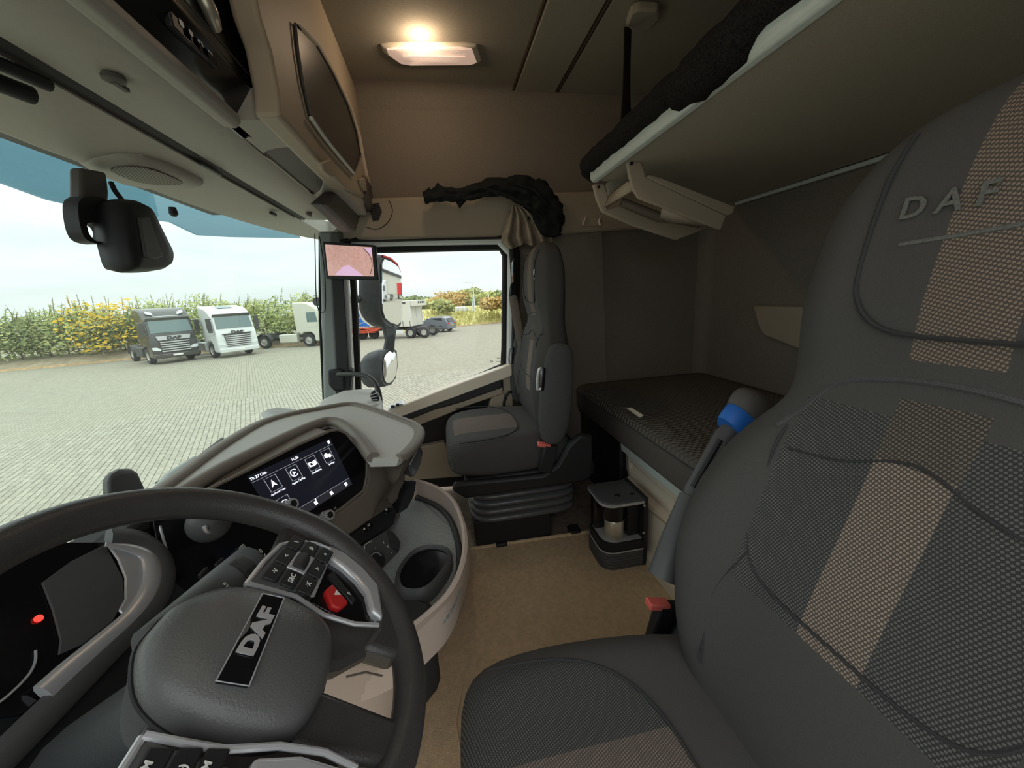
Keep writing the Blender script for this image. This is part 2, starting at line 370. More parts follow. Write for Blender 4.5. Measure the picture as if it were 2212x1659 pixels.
# driver side: panels round the open doorway the photograph is taken from
wl = MB(); XL = -0.24
for y0, y1, z0, z1 in ((YB, 1.02, 1.66, ZC + 0.02), (YB, -0.55, -0.02, 1.66), (0.62, 1.02, -0.02, 1.66)):
    wl.box((XL, (y0 + y1) / 2, (z0 + z1) / 2), (0.05, y1 - y0, z1 - z0))
struct('wall_left', wl, 'wall_cloth', 'driver side wall round the open doorway', smooth=0)
wf = MB().box((0.95, 1.02, 0.19), (2.4, 0.06, 0.44)); wf.box((0.95, 0.98, 1.80), (2.4, 0.06, 0.56))
struct('wall_front', wf, 'console_dark', 'front bulkhead below and above the windscreen', smooth=0)

# windscreen, curved round to the pillars
base = [(-0.20, 0.56), (-0.08, 0.82), (0.2, 0.95), (0.6, 1.0), (1.0, 1.02), (1.45, 1.0), (1.78, 0.93), (1.97, 0.80), (2.06, 0.62), (2.075, 0.56)]
def ws(z): return [Vector((x, y - 0.12 * (z - 0.5), z)) for x, y in base]
rows = [smooth_path(ws(z), 4) for z in (0.40, 0.7, 0.9, 1.1, 1.3, 1.54)]
mb = MB().loft(rows, cap=False, closed=False)
struct('window_1', mb, 'windscreen_glass', 'large curved windscreen with a green tint', keep=True)
mb = MB(); lo, hi = smooth_path(ws(0.36), 4), smooth_path(ws(0.44), 4)
mb.loft([lo, hi], cap=False, closed=False)
struct('trim_4', mb, 'black', 'black band along the foot of the windscreen', solid=0.012)

# right A pillar
def ring4(a, b, c, d): return [a, b, c, d]
bot = [at(699, 900, x=2.075), at(702, 900, x=1.985), at(735, 900, x=1.975), at(768, 900, x=2.075)]
mid = [at(694, 690, x=2.075), at(697, 690, x=1.99), at(722, 690, x=1.98), at(756, 690, x=2.075)]
top = [at(688, 500, x=2.075), at(690, 500, x=1.99), at(716, 500, x=1.98), at(752, 500, x=2.075)]

pil = struct('trim_1', MB().loft([bot, mid, top]), 'pillar_grey', 'grey windscreen pillar beside the passenger window', bevel=0.01, smooth=30)
low = MB().prism(poly([(722, 800), (722, 840), (728, 862), (755, 858), (762, 800), (740, 792)], x=1.975), (0.05, 0, 0))
low.build('pillar_cover', 'black', pil, bevel=0.006)
MB().prism(poly([(716, 600), (742, 600), (757, 856), (730, 856)], x=1.972), (0.03, 0, 0)).build('dark_strip', 'black', pil, bevel=0.004)
MB().tube([at(691, 505, x=2.05), at(691, 690, x=2.04), at(700, 880, x=2.04)], 0.006, 6).build('windscreen_seal', 'seal', pil)

# ---------------- passenger door
door = thing('door_1', 'passenger door with pale frame, beige sill and black lower panel', None, (2.07, 0, 0), kind='structure')
GL = [(771, 640), (766, 562), (772, 549), (790, 546), (1066, 540), (1082, 544), (1086, 560), (1085, 660), (1083, 775), (1070, 792), (960, 838), (850, 882), (800, 905), (784, 900), (778, 800)]
gl = smooth_path(poly(GL, x=2.09), 4, closed=True)
cen = sum(gl, Vector()) / len(gl)
def grow(loop, dy, dx, dz):
    out = []
    n = len(loop)
    for i, p in enumerate(loop):
        t = (loop[(i + 1) % n] - loop[i - 1]).normalized(); nrm = Vector((0, t.z, -t.y))
        if nrm.dot(p - cen) < 0: nrm = -nrm
        q = p + nrm * dy; q.x += dx; out.append(q)
    return out
MB().tube(grow(gl, 0.012, -0.005, 0), 0.017, 8, closed=True).build('window_seal', 'seal', door)
MB().tube(grow(gl, 0.043, -0.030, 0), 0.018, 8, closed=True).build('door_frame', 'door_paint', door)
MB().tube(grow(gl, 0.072, -0.028, 0), 0.016, 8, closed=True).build('outer_seal', 'seal', door)
g = MB(); g.add([p for p in gl], [tuple(range(len(gl)))])
win = struct('window_2', g, 'side_glass', 'clear passenger door window', keep=True)
for i, (s, px, py, sz) in enumerate((('DAF', 1077, 774, 0.010), ('30', 1062, 781, 0.016), ('ECE 43R', 1077, 781, 0.006), ('----------', 1077, 786, 0.006))):
    text('glass_marking', s, sz, 'black', win, frame(at(px, py, x=2.083), (0, -1, 0), (0, 0, 1)), ext=0.0002, bold=0.0002)
# painted B pillar edge
MB().prism(poly([(1097, 535), (1110, 530), (1112, 800), (1094, 800)], x=2.06), (0.05, 0, 0)).build('pillar_edge', 'door_paint', door, bevel=0.006)
# lower door
MB().prism(poly([(790, 925), (1104, 805), (1112, 1040), (860, 1060)], x=2.06), (0.05, 0, 0)).build('panel', 'black', door, bevel=0.004)
sill = MB().loft([poly([(782, 902), (960, 834), (1080, 790), (1106, 780)], x=2.085)[k:k+1] + poly([(786, 908), (960, 840), (1080, 796), (1106, 786)], x=1.998)[k:k+1] + poly([(795, 930), (960, 868), (1086, 820), (1106, 812)], x=1.985)[k:k+1] + poly([(795, 934), (960, 872), (1086, 824), (1106, 816)], x=2.085)[k:k+1] for k in (0, 1, 2, 3)])
sill.build('sill', 'beige_light', door, bevel=0.005)
MB().prism(poly([(850, 905), (1084, 818), (1084, 838), (1000, 868), (940, 885), (855, 920)], x=1.985), (0.06, 0, 0)).build('grip_strip', 'black_soft', door, bevel=0.006)
MB().prism(poly([(862, 912), (945, 882), (960, 880), (1000, 868), (1086, 836), (1086, 851), (1002, 880), (962, 897), (890, 925), (866, 920)], x=1.99), (0.06, 0, 0)).build('lower_rail', 'beige', door, bevel=0.005)
MB().prism(poly([(1064, 852), (1088, 842), (1096, 910), (1078, 900), (1052, 898)], x=1.995), (0.06, 0, 0)).build('rear_rail', 'beige', door, bevel=0.005)
MB().prism(poly([(1086, 815), (1106, 803), (1110, 905), (1092, 905)], x=2.0), (0.08, 0, 0)).build('end_post', 'beige', door, bevel=0.006)
MB().prism(poly([(880, 972), (960, 955), (1000, 1030), (860, 1040)], x=2.02), (0.05, 0, 0)).build('lower_panel', 'beige', door, bevel=0.006)
sw = MB().prism(poly([(838, 884), (868, 872), (874, 876), (846, 889)], x=2.0), (0.03, 0, 0.012)); sub = sw.build('switch_plate', 'silver', door, bevel=0.002)
for a in (849, 859): MB().box(at(a, 880 - (a - 849) * 0.35, x=1.995) + Vector((0, 0, 0.006)), (0.02, 0.018, 0.01)).build('switch', 'black', door, bevel=0.002)
MB().tube(smooth_path([at(1088, 905, x=1.98), at(1089, 870, x=1.97), at(1097, 850, x=1.965), at(1105, 846, x=1.97)], 5), 0.008, 8).build('door_strap', 'black', door)
# ---------------- beige header above the window
hd = MB().prism(poly([(690, 517), (760, 470), (775, 428), (1000, 421), (1290, 412), (1500, 404), (1500, 470), (1440, 492), (1330, 497), (1212, 505), (1082, 512), (900, 516)], x=2.045), (0.06, 0, 0))
hdr = struct('trim_2', hd, 'beige', 'beige panel over the passenger window with speaker slots', bevel=0.012)
for k in range(9):
    y = 440 + k * 4.2; wd = 13 - abs(k - 4) * 1.6
    MB().tube([at(812 - wd, y + 1.5, x=2.043), at(812 + wd, y, x=2.043)], 0.0035, 6).build('vent_slot', 'black', hdr)
MB().tube(smooth_path([at(840, 432, x=2.043), at(848, 455, x=2.043), at(838, 480, x=2.043), at(815, 495, x=2.043), at(790, 490, x=2.043)], 4), 0.0018, 6).build('speaker_line', 'seam_cloth', hdr)
MB().tube([at(700, 520, x=2.03), at(820, 520, x=2.03), at(1080, 514, x=2.03), at(1212, 506, x=2.03)], 0.006, 6).build('header_seal', 'seal', hdr)
MB().tube(poly([(1110, 800), (1112, 700), (1110, 600), (1105, 530)], x=2.03), 0.016, 8).build('rear_seal', 'seal', hdr)
# wall panel between door and sleeper
mb = MB().prism(poly([(1106, 510), (1300, 500), (1320, 1080), (1106, 1080)], x=2.085), (0.03, 0, 0))
struct('trim_3', mb, 'wall_cloth', 'brown cloth panel behind the passenger seat', smooth=0)

# ------------------------------------------------------------------ seats
VS = [-0.07, -0.03, 0.0, 0.06, 0.12, 0.18, 0.25, 0.32, 0.38, 0.43, 0.47, 0.51, 0.55, 0.60, 0.66, 0.72, 0.77, 0.81, 0.835, 0.85]
HW = ([-0.07, 0.0, 0.10, 0.18, 0.27, 0.35, 0.42, 0.475, 0.53, 0.60, 0.72, 0.79, 0.83, 0.85], [0.18, 0.225, 0.262, 0.275, 0.272, 0.25, 0.20, 0.165, 0.172, 0.183, 0.178, 0.155, 0.11, 0.03])
DF = ([-0.07, 0.05, 0.2, 0.4, 0.5, 0.6, 0.74, 0.82, 0.85], [0.02, 0.045, 0.055, 0.04, 0.03, 0.055, 0.06, 0.045, 0.01])
DB = ([-0.07, 0.1, 0.4, 0.7, 0.82, 0.85], [0.05, 0.085, 0.085, 0.07, 0.05, 0.015])
BO = ([-0.07, 0.05, 0.2, 0.36, 0.46, 0.55, 0.7, 0.85], [0.0, 0.03, 0.045, 0.03, 0.0, 0.012, 0.012, 0.0])
SEAT = {'k': 1.0, 'w': 1.13}
def seat_point(u, v, tilt, cz, back=False, out=0.0):
    hw = lerp(*HW, v) * SEAT['w']; s_ = math.sqrt(max(0, 1 - min(1, abs(u)) ** (2 / 0.62))); wv = s_ ** 0.55
    yl = (-lerp(*DB, v) * wv) if back else (lerp(*DF, v) * wv + lerp(*BO, v) * math.exp(-((abs(u) - 0.74) / 0.18) ** 2) * wv + out)
    v = v * SEAT['k']
    return Vector((u * hw, yl * cos(tilt) - v * sin(tilt), cz + v * cos(tilt) + yl * sin(tilt)))
def seam(name, uv, tilt, cz, root, r=0.0025, m='fabric_plain', out=0.0, n=5):
    pts = []
    q = smooth_path([Vector((a, b, 0)) for a, b in uv], n)
    for p in q: pts.append(seat_point(p.x / (lerp(*HW, p.y) * SEAT['w']), p.y, tilt, cz, out=out))
    return MB().tube(pts, r, 6).build(name, m, root, local=True)
def make_seat(name, label, loc, tilt, cz, ring=False):
    root = thing(name, label, 'seat', loc)
    rings = []; N = 44
    for v in VS:
        rg = []
        for k in range(N):
            a = 2 * pi * k / N; c, s_ = cos(a), sin(a)
            u = math.copysign(abs(c) ** 0.62, c)
            rg.append(seat_point(u, v, tilt, cz, back=s_ < 0))
        rings.append(rg)
    MB().loft(rings).build('backrest', 'fabric_back', root, smooth=80, sub=1, local=True)
    seam('shoulder_piping', [(0.165, 0.425), (0.145, 0.455), (0.105, 0.505), (0.0, 0.523), (-0.105, 0.505), (-0.145, 0.455), (-0.165, 0.425)], tilt, cz, root, 0.0045)
    seam('insert_seam', [(0.15, 0.43), (0.148, 0.30), (0.13, 0.238), (0.09, 0.212), (0.0, 0.208), (-0.09, 0.212), (-0.13, 0.238), (-0.148, 0.30), (-0.15, 0.43)], tilt, cz, root, 0.002, 'black_soft')
    seam('side_seam', [(0.13, 0.238), (0.16, 0.14), (0.15, 0.02)], tilt, cz, root, 0.0018, 'black_soft')
    seam('headrest_seam', [(0.11, 0.80), (0.112, 0.65), (0.10, 0.60), (0.065, 0.572), (0.0, 0.568), (-0.065, 0.572), (-0.10, 0.60), (-0.112, 0.65), (-0.11, 0.80)], tilt, cz, root, 0.003, 'black_soft')
    seam('crease', [(0.135, 0.40), (0.07, 0.41), (0.0, 0.435), (-0.07, 0.41), (-0.135, 0.40)], tilt, cz, root, 0.0016, 'black_soft')
    # cushion
    rings = []
    for y, hw, zt, zb, bo in ((-0.10, 0.20, -0.06, -0.12, 0), (-0.07, 0.235, -0.015, -0.15, 0.004), (0.0, 0.255, 0.0, -0.165, 0.012), (0.10, 0.272, 0.0, -0.165, 0.02), (0.22, 0.282, 0.0, -0.165, 0.022), (0.32, 0.280, 0.002, -0.16, 0.018), (0.39, 0.268, -0.002, -0.15, 0.012), (0.425, 0.245, -0.02, -0.135, 0.004), (0.44, 0.19, -0.05, -0.11, 0.0)):
        rg = []; zm = (zt + zb) / 2; hh = (zt - zb) / 2
        for k in range(36):
            a = 2 * pi * k / 36; c, s_ = cos(a), sin(a); u = math.copysign(abs(c) ** 0.55, c); wv = math.copysign(abs(s_) ** 0.5, s_)
            z = zm + hh * wv + (bo * math.exp(-((abs(u) - 0.78) / 0.16) ** 2) * wv if s_ > 0 else 0)
            rg.append(Vector((u * hw * SEAT['w'], y, cz - 0.015 + z)))
        rings.append(rg)
    MB().loft(rings).build('cushion', 'fabric_cushion', root, smooth=80, sub=1, local=True)
    arc = []
    for k in range(33):
        a = pi * k / 32; c, s_ = cos(a), sin(a)
        arc.append(Vector((0.25 * math.copysign(abs(c) ** (2 / 3), c), 0.38 - 0.265 * abs(s_) ** (2 / 3), cz - 0.0125 + 0.008 * abs(c))))
    MB().tube(arc, 0.0022, 6).build('cushion_seam', 'black_soft', root, local=True)
    # side shell, hinge cover
    sh = MB()
    prof = [(0.42, -0.150), (0.43, -0.18), (0.38, -0.222), (-0.12, -0.222), (-0.15, -0.20), (-0.155, -0.02), (-0.10, -0.01), (-0.05, -0.05), (0.0, -0.13), (0.06, -0.165)]
    for s_ in (-1, 1): sh.prism([(s_ * 0.262 * SEAT['w'], y, cz + z) for y, z in prof], (s_ * 0.035, 0, 0))
    sh.box((0, 0.1, cz - 0.185), (0.53, 0.55, 0.06))
    sh.build('side_shell', 'black', root, bevel=0.012, local=True)
    # suspension bellows
    zt, zb = cz - 0.215, 0.135; rings = []; npl = 5
    for k in range(npl * 6 + 1):
        z = zt + (zb - zt) * k / (npl * 6); o = 0.024 * (abs(sin(pi * k / 6)) ** 0.5 - 0.75)
        hx, y0, y1 = 0.235 + o, -0.11 - o, 0.36 + o; rg = []
        for i in range(32):
            a = 2 * pi * i / 32; c, s_ = cos(a), sin(a)
            rg.append(Vector((hx * math.copysign(abs(c) ** 0.35, c), (y0 + y1) / 2 + (y1 - y0) / 2 * math.copysign(abs(s_) ** 0.35, s_), z)))
        rings.append(rg)
    MB().loft(rings).build('bellows', 'bellows', root, smooth=50, local=True)
    MB().box((0, 0.18, 0.068), (0.40, 0.34, 0.13)).box((-0.19, -0.10, 0.012), (0.06, 0.05, 0.022)).box((-0.19, 0.24, 0.012), (0.06, 0.05, 0.022)).build('base', 'black', root, bevel=0.006, local=True)
    # folded up armrests
    for s_ in (-1, 1):
        x = s_ * 0.315 * SEAT['w']; b0 = Vector((x, 0.02, cz + 0.02)); dr = Vector((0, -sin(tilt) - 0.05, cos(tilt))).normalized()
        pth = [b0 + dr * t for t in (-0.05, -0.03, 0.02, 0.10, 0.20, 0.28, 0.325, 0.345, 0.352)]
        rr = [0.02, 0.045, 0.062, 0.070, 0.066, 0.058, 0.05, 0.034, 0.010]
        arm = MB().tube(pth, rr, 16, flat=0.42, up=(1, 0, 0)).build('armrest', 'fabric_plain' if not ring else 'charcoal', root, smooth=70, sub=1, local=True)
        arm['_o'] = [0, 0, 0]; ROOTS.append(arm)
        fw = Vector((0, cos(tilt), sin(tilt)))
        hb = b0 + dr * 0.215 + fw * 0.062
        fr = MB().tube(smooth_path([hb + dr * 0.035, hb + dr * 0.04 + fw * 0.012, hb + fw * 0.016, hb - dr * 0.04 + fw * 0.012, hb - dr * 0.035], 3), 0.006, 8).build('grip', 'silver', arm, local=True)
        MB().box(hb - fw * 0.004, (0.03, 0.014, 0.09), rx=tilt).build('grip_recess', 'black_gloss', arm, bevel=0.004, local=True)
        if ring and s_ > 0:
            arm.modifiers.clear()
    # belt buckle
    s_ = 1 if loc[0] < 1 else -1
    bx = s_ * 0.315 * SEAT['w']; by_ = -0.065 if s_ > 0 else 0.0
    bk = MB().box((bx, 0.045 + by_, cz - 0.085 - (0.025 if s_ > 0 else 0)), (0.028, 0.055, 0.115), rx=0.25).build('buckle', 'black', root, bevel=0.006, local=True)
    bk['_o'] = [0, 0, 0]; ROOTS.append(bk)
    MB().box((bx, 0.058 + by_, cz - 0.026 - (0.025 if s_ > 0 else 0)), (0.026, 0.050, 0.016), rx=0.25).build('release_button', 'coral', bk, bevel=0.003, local=True)
    return root
PT = radians(4)
ds = make_seat('driver_seat', 'large charcoal driver seat with brown woven stripes and blue banded armrest', (0.295, -0.40, 0), radians(15), 0.45)
SEAT['k'] = 0.905; SEAT['w'] = 1.0
PL = (1.69, -0.405, 0)
ps = make_seat('passenger_seat', 'charcoal passenger seat on black bellows beside the passenger door', PL, PT, 0.525)
# driver armrest: folded up, brown cap, blue band, moulded grip
a0 = at(1498, 1075, x=0.62); a1 = at(1572, 945, x=0.635); a2 = at(1606, 912, x=0.64); a3 = at(1640, 872, x=0.645); a4 = at(1652, 858, x=0.645)
for o in list(ds.children):
    if o.name.startswith('armrest'):
        xs = [v.co.x for v in o.data.vertices]
        if sum(xs) > 0:
            for ch in list(o.children): bpy.data.objects.remove(ch)
            ROOTS.remove(o); bpy.data.objects.remove(o)
low_ = at(1462, 1170, x=0.60)
arm = MB().tube([low_ + (low_ - a0) * 0.8, low_, a0], [0.032, 0.033, 0.029], 16, flat=0.8, up=(1, 0, 0)).build('armrest', 'charcoal', ds, smooth=60)
sub_of(arm)
MB().tube([a0, a0.lerp(a1, 0.08), a1, a1.lerp(a2, 0.5)], [0.024, 0.026, 0.028, 0.026], 16, flat=0.8, up=(1, 0, 0)).build('grip', 'charcoal', arm, smooth=60)
ax_ = (a1 - a0).normalized(); sd = (CAM - a0).normalized(); sd = (sd - ax_ * sd.dot(ax_)).normalized()
for k in (-1, 1):
    sidev = ax_.cross(sd) * 0.009 * k
    MB().tube([a0.lerp(a1, 0.12) + sd * 0.020 + sidev, a0.lerp(a1, 0.9) + sd * 0.022 + sidev], 0.0068, 8).build('grip_slot', 'black', arm)
MB().tube([a1.lerp(a2, 0.25), a1.lerp(a2, 0.45), a2, a2.lerp(a3, 0.12)], [0.044, 0.048, 0.052, 0.051], 18, flat=0.62, up=(1, 0, 0)).build('band', 'blue', arm, smooth=60)
MB().tube([a2, a2.lerp(a3, 0.2), a2.lerp(a3, 0.75), a3, a4], [0.048, 0.056, 0.060, 0.054, 0.030], 18, flat=0.66, up=(1, 0, 0)).build('cap', 'console_dark', arm, smooth=60, sub=1)
# lettering on the headrests
def seat_text(root, loc, tilt, cz, s, u, v, size, name='lettering', mt='white_print', flip=1, bold=0.0):
    p = seat_point(u, v, tilt, cz, out=0.0015); q = seat_point(u + 0.05 * flip, v, tilt, cz, out=0.0015); h = seat_point(u, v + 0.02, tilt, cz, out=0.0015)
    L = Vector(loc)
    return text(name, s, size, mt, root, frame(p + L, (q - p), (h - p)), ext=0.0008, bold=bold)
seat_text(ps, PL, PT, 0.525, 'DAF', -0.60, 0.70, 0.030, flip=1, bold=0.0006)
seat_text(ps, PL, PT, 0.525, '------', -0.60, 0.675, 0.018, flip=1, bold=0.0006)
SEAT['k'] = 1.0; SEAT['w'] = 1.13
mat('thread', (0.14, 0.14, 0.132), 0.9, noise=0.3, nscale=700)
for k in range(2):
    pass
seam('underline', [(0.078, 0.668), (0.0, 0.672), (-0.085, 0.680)], radians(15), 0.45, ds, 0.0026, 'thread', out=-0.0005)
seat_text(ds, (0.295, -0.40, 0), radians(15), 0.45, 'D A F', 0.235, 0.706, 0.033, mt='thread', flip=-1, bold=0.0005)
# seat belt on the B pillar
bel = thing('seat_belt', 'black seat belt and guide hanging beside the passenger seat', 'seat belt', (2.03, -0.36, 0.5))
MB().prism(poly([(1100, 640), (1104, 612), (1113, 606), (1117, 632), (1115, 650)], x=2.0), (0.025, 0, 0)).build('guide', 'black_gloss', bel, bevel=0.006)
mb = MB().tube([at(1108, 640, x=1.99), at(1116, 690, x=1.97), at(1128, 750, x=1.90)], 0.022, 8, flat=0.12, up=(1, 0, 0)); mb.build('webbing', 'dash_brown', bel)
MB().tube([at(1108, 560, x=2.02), at(1108, 610, x=2.0)], 0.006, 8).build('rail', 'chrome', bel)
MB().lathe([(0.0, -0.006), (0.012, -0.006), (0.012, 0.006), (0, 0.006)], at(1110, 642, x=1.985), (1, 0, 0), 14).build('bolt', 'chrome', bel)

# ------------------------------------------------------------------ steering wheel
SW, ST = Vector((0.375, 0.249, 0.748)), 0.665
E1, E2 = Vector((1, 0, 0)), Vector((0, cos(ST), sin(ST))); EN = E1.cross(E2)
def wp(a, b, h=0.0): return SW + E1 * a + E2 * b + EN * h
wh = thing('steering_wheel', 'black leather multifunction steering wheel with airbag hub', 'steering wheel', tuple(wp(0, 0, -0.1)))
pth = []; rr = []
for k in range(96):
    a = 2 * pi * k / 96
    pth.append(wp(0.2135 * cos(a), 0.2135 * sin(a)))
    g = max(math.exp(-((((a - x + pi) % (2 * pi)) - pi) / 0.28) ** 2) for x in (radians(-12), radians(192)))
    rr.append(0.0190 + 0.0035 * g)
mb = MB(); rings = []
for k in range(96):
    a = 2 * pi * k / 96; er = E1 * cos(a) + E2 * sin(a)
    rings.append([pth[k] + er * cos(t) * rr[k] + EN * sin(t) * rr[k] * 1.12 for t in [2 * pi * i / 18 for i in range(18)]])
mb.loft(rings, loop=True).build('rim', 'leather', wh, smooth=70)
CA = -0.018                                          # hub centre line
def hubpts(pts): return pts + [(2 * CA - a, b) for a, b in reversed(pts)]
# airbag dome: rings shrinking upwards
half = [(CA, 0.060), (0.004, 0.057), (0.032, 0.037), (0.046, 0.012), (0.052, -0.020), (0.050, -0.050), (0.042, -0.078), (0.024, -0.096), (CA, -0.104)]
outl = [Vector((a, b, 0)) for a, b in half[:-1]] + [Vector((2 * CA - a, b, 0)) for a, b in reversed(half[1:])]
outl = smooth_path(outl, 4, closed=True); cc = Vector((CA, -0.025, 0))
rings = []
for sc_, h in ((0.90, -0.05), (1.02, -0.01), (1.05, 0.008), (1.03, 0.018), (0.97, 0.027), (0.85, 0.034), (0.6, 0.040), (0.3, 0.043), (0.02, 0.044)):
    rings.append([wp(*( (cc + (p - cc) * sc_)[:2]), h) for p in outl])
MB().loft(rings).build('airbag_cover', 'airbag', wh, smooth=70)
MB().tube([wp(*((cc + (p - cc) * 1.055)[:2]), 0.004) for p in outl], 0.0022, 6, closed=True).build('cover_seam', 'black', wh)
# spokes
for s_ in (1, -1):
    mx = (lambda a: a) if s_ > 0 else (lambda a: 2 * CA - a)
    sp = MB().prism([wp(mx(a), b, -0.022) for a, b in ((0.03, 0.022), (0.13, 0.012), (0.205, 0.02), (0.212, -0.05), (0.175, -0.105), (0.148, -0.16), (0.06, -0.165), (0.015, -0.122), (0.0, -0.09))], EN * 0.026)
    sp.build('spoke', 'leather', wh, bevel=0.008)
    lowr = MB().prism([wp(mx(a), b, -0.02) for a, b in ((0.075, -0.150), (0.155, -0.150), (0.12, -0.185), (0.082, -0.20), (0.048, -0.19), (0.045, -0.14))], EN * 0.03)
    lowr.build('lower_spoke', 'leather', wh, bevel=0.008)
bs = MB().prism([wp(a, b, -0.022) for a, b in ((-0.060 + CA, -0.09), (0.000 + CA, -0.09), (-0.006 + CA, -0.21), (-0.05 + CA, -0.21))], EN * 0.03)
bs.build('bottom_spoke', 'leather', wh, bevel=0.008)
# silver frames and button pods
def wq(s_, a, b, h): return wp(a, b, h) if s_ > 0 else wp(2 * CA - a - 0.014 - 0.22 * b, b, h + 0.012)
for s_ in (1, -1):
    q = MB().prism([wq(s_, a, b, 0.004) for a, b in ((0.058, 0.016), (0.138, 0.006), (0.165, -0.02), (0.166, -0.056), (0.078, -0.054))], EN * 0.016)
    pod = q.build('button_pod', 'charcoal', wh, bevel=0.006); sub_of(pod)
    if s_ > 0:
        for i in range(3):
            for j in range(3):
                if i == 1 and j == 1: continue
                a0_, b0_ = 0.070 + i * 0.031, 0.006 - j * 0.0215 - i * 0.002
                MB().prism([wp(a, b, 0.020) for a, b in ((a0_, b0_), (a0_ + 0.027, b0_ - 0.002), (a0_ + 0.027, b0_ - 0.0195), (a0_, b0_ - 0.018))], EN * 0.0035).build('button', 'black', pod, bevel=0.002)
                ic = [['SRC', 'V', 'X'], ['<', '', '>'], ['\\', '#', '+']][i][j]
                if (i, j) == (0, 1): ic = 'SRC'
                if (i, j) == (0, 0): ic = '\u00b7V'
                if (i, j) == (0, 2): ic = '\u00b7X'
                text('icon', ic, 0.0085, 'white_print', pod, frame(wp(a0_ + 0.0135, b0_ - 0.010, 0.0242), E1, E2), ext=0.0002, bold=0.0002)
        MB().prism([wp(a, b, 0.0205) for a, b in ((0.098, -0.013), (0.132, -0.016), (0.132, -0.040), (0.098, -0.037))], EN * 0.003).build('wheel_frame', 'silver', pod, bevel=0.001)
        MB().lathe([(0.0, -0.013), (0.0095, -0.013), (0.0105, 0), (0.0095, 0.013), (0, 0.013)], wp(0.115, -0.0265, 0.019), E1, 18).build('scroll_wheel', 'rubber', pod)
    else:
        for i, tx in enumerate(('LIM\n+', '(~)', 'LIM\n-')):
            b0_ = 0.002 - i * 0.018
            MB().prism([wq(s_, a, b, 0.020) for a, b in ((0.068, b0_ + 0.006), (0.125, b0_ + 0.004), (0.125, b0_ - 0.012), (0.068, b0_ - 0.010))], EN * 0.003).build('button', 'black', pod, bevel=0.0015)
            text('icon', tx, 0.0075, 'white_print', pod, frame(wq(s_, 0.084, b0_ - 0.003, 0.0238), E1, E2), ext=0.0002, bold=0.0002)
        MB().prism([wq(s_, a, b, 0.021) for a, b in ((0.100, -0.008), (0.116, -0.009), (0.116, -0.026), (0.100, -0.025))], EN * 0.003).build('lit_key', 'beige_light', pod, bevel=0.001)
    # silver surround
    fr = [(0.058, 0.016), (0.062, -0.010), (0.066, -0.040), (0.060, -0.08), (0.064, -0.12), (0.076, -0.152)]
    MB().tube([wq(s_, a, b, 0.014 + 0.004 * (i < 3)) for i, (a, b) in enumerate(fr)], 0.0030, 8).build('chrome_line', 'silver', wh)
    MB().tube([wq(s_, a, b, 0.016) for a, b in ((0.058, 0.016), (0.10, 0.014), (0.138, 0.008), (0.158, -0.010), (0.168, -0.034), (0.170, -0.056), (0.140, -0.058), (0.079, -0.058))], 0.0032, 8).build('pod_edge', 'silver', wh)
    bow = [(0.181, -0.050), (0.180, -0.080), (0.166, -0.112), (0.144, -0.142), (0.088, -0.158), (0.094, -0.138), (0.122, -0.126), (0.138, -0.106), (0.150, -0.082), (0.156, -0.056)]
    MB().prism([wq(s_, a, b, -0.006) for a, b in bow], EN * 0.022).build('silver_bow', 'silver', wh, bevel=0.005)
    MB().prism([wq(s_, a, b, -0.004) for a, b in ((0.080, -0.060), (0.156, -0.062), (0.152, -0.10), (0.132, -0.134), (0.084, -0.145), (0.072, -0.115))], EN * 0.010).build('bow_insert', 'black_gloss', wh, bevel=0.002)
    else_left = s_ < 0
    if else_left: MB().prism([wq(s_, a, b, 0.006) for a, b in ((0.070, -0.064), (0.068, -0.10), (0.080, -0.150), (0.118, -0.142), (0.112, -0.10), (0.108, -0.064))], EN * 0.012).build('silver_face', 'silver', wh, bevel=0.004)
    if s_ > 0:
        rb = MB().prism([wp(a, b, 0.004) for a, b in ((0.098, -0.070), (0.114, -0.077), (0.094, -0.106), (0.079, -0.098), (0.078, -0.086))], EN * 0.010).build('red_switch', 'red', wh, bevel=0.003); sub_of(rb)
        MB().prism([wp(a, b, 0.0145) for a, b in ((0.095, -0.084), (0.104, -0.084), (0.099, -0.092))], EN * 0.0006).build('triangle_mark', 'white_print', rb)
        MB().prism([wp(a, b, 0.004) for a, b in ((0.128, -0.066), (0.140, -0.072), (0.108, -0.115), (0.098, -0.113))], EN * 0.006).build('rocker', 'black', wh, bevel=0.002)
        text('icon', 'P', 0.008, 'white_print', wh, frame(wp(0.112, -0.104, 0.0108), E1, E2), ext=0.0002)
# emblem
em = MB().prism([wp(a, b, h) for a, b, h in ((-0.072, -0.008, 0.0395), (0.026, -0.004, 0.0395), (0.028, -0.026, 0.0420), (-0.070, -0.034, 0.0420))], EN * 0.0035).build('emblem', 'black_gloss', wh, bevel=0.001); sub_of(em)
MB().tube([wp(a, b, h) for a, b, h in ((-0.072, -0.008, 0.043), (0.026, -0.004, 0.043), (0.028, -0.026, 0.0455), (-0.070, -0.034, 0.0455))], 0.0007, 6, closed=True).build('emblem_edge', 'silver', em)
text('lettering', 'DAF', 0.0200, 'silver', em, frame(wp(-0.018, -0.0185, 0.0454), E1 + E2 * -0.005, E2 + EN * -0.12), ext=0.0006, bold=0.0011, sx=1.45)
# steering column
MB().tube([wp(CA, -0.04, -0.03), wp(CA, 0.02, -0.16), Vector((0.363, 0.52, 0.42))], [0.075, 0.07, 0.08], 20).build('column', 'black', wh)

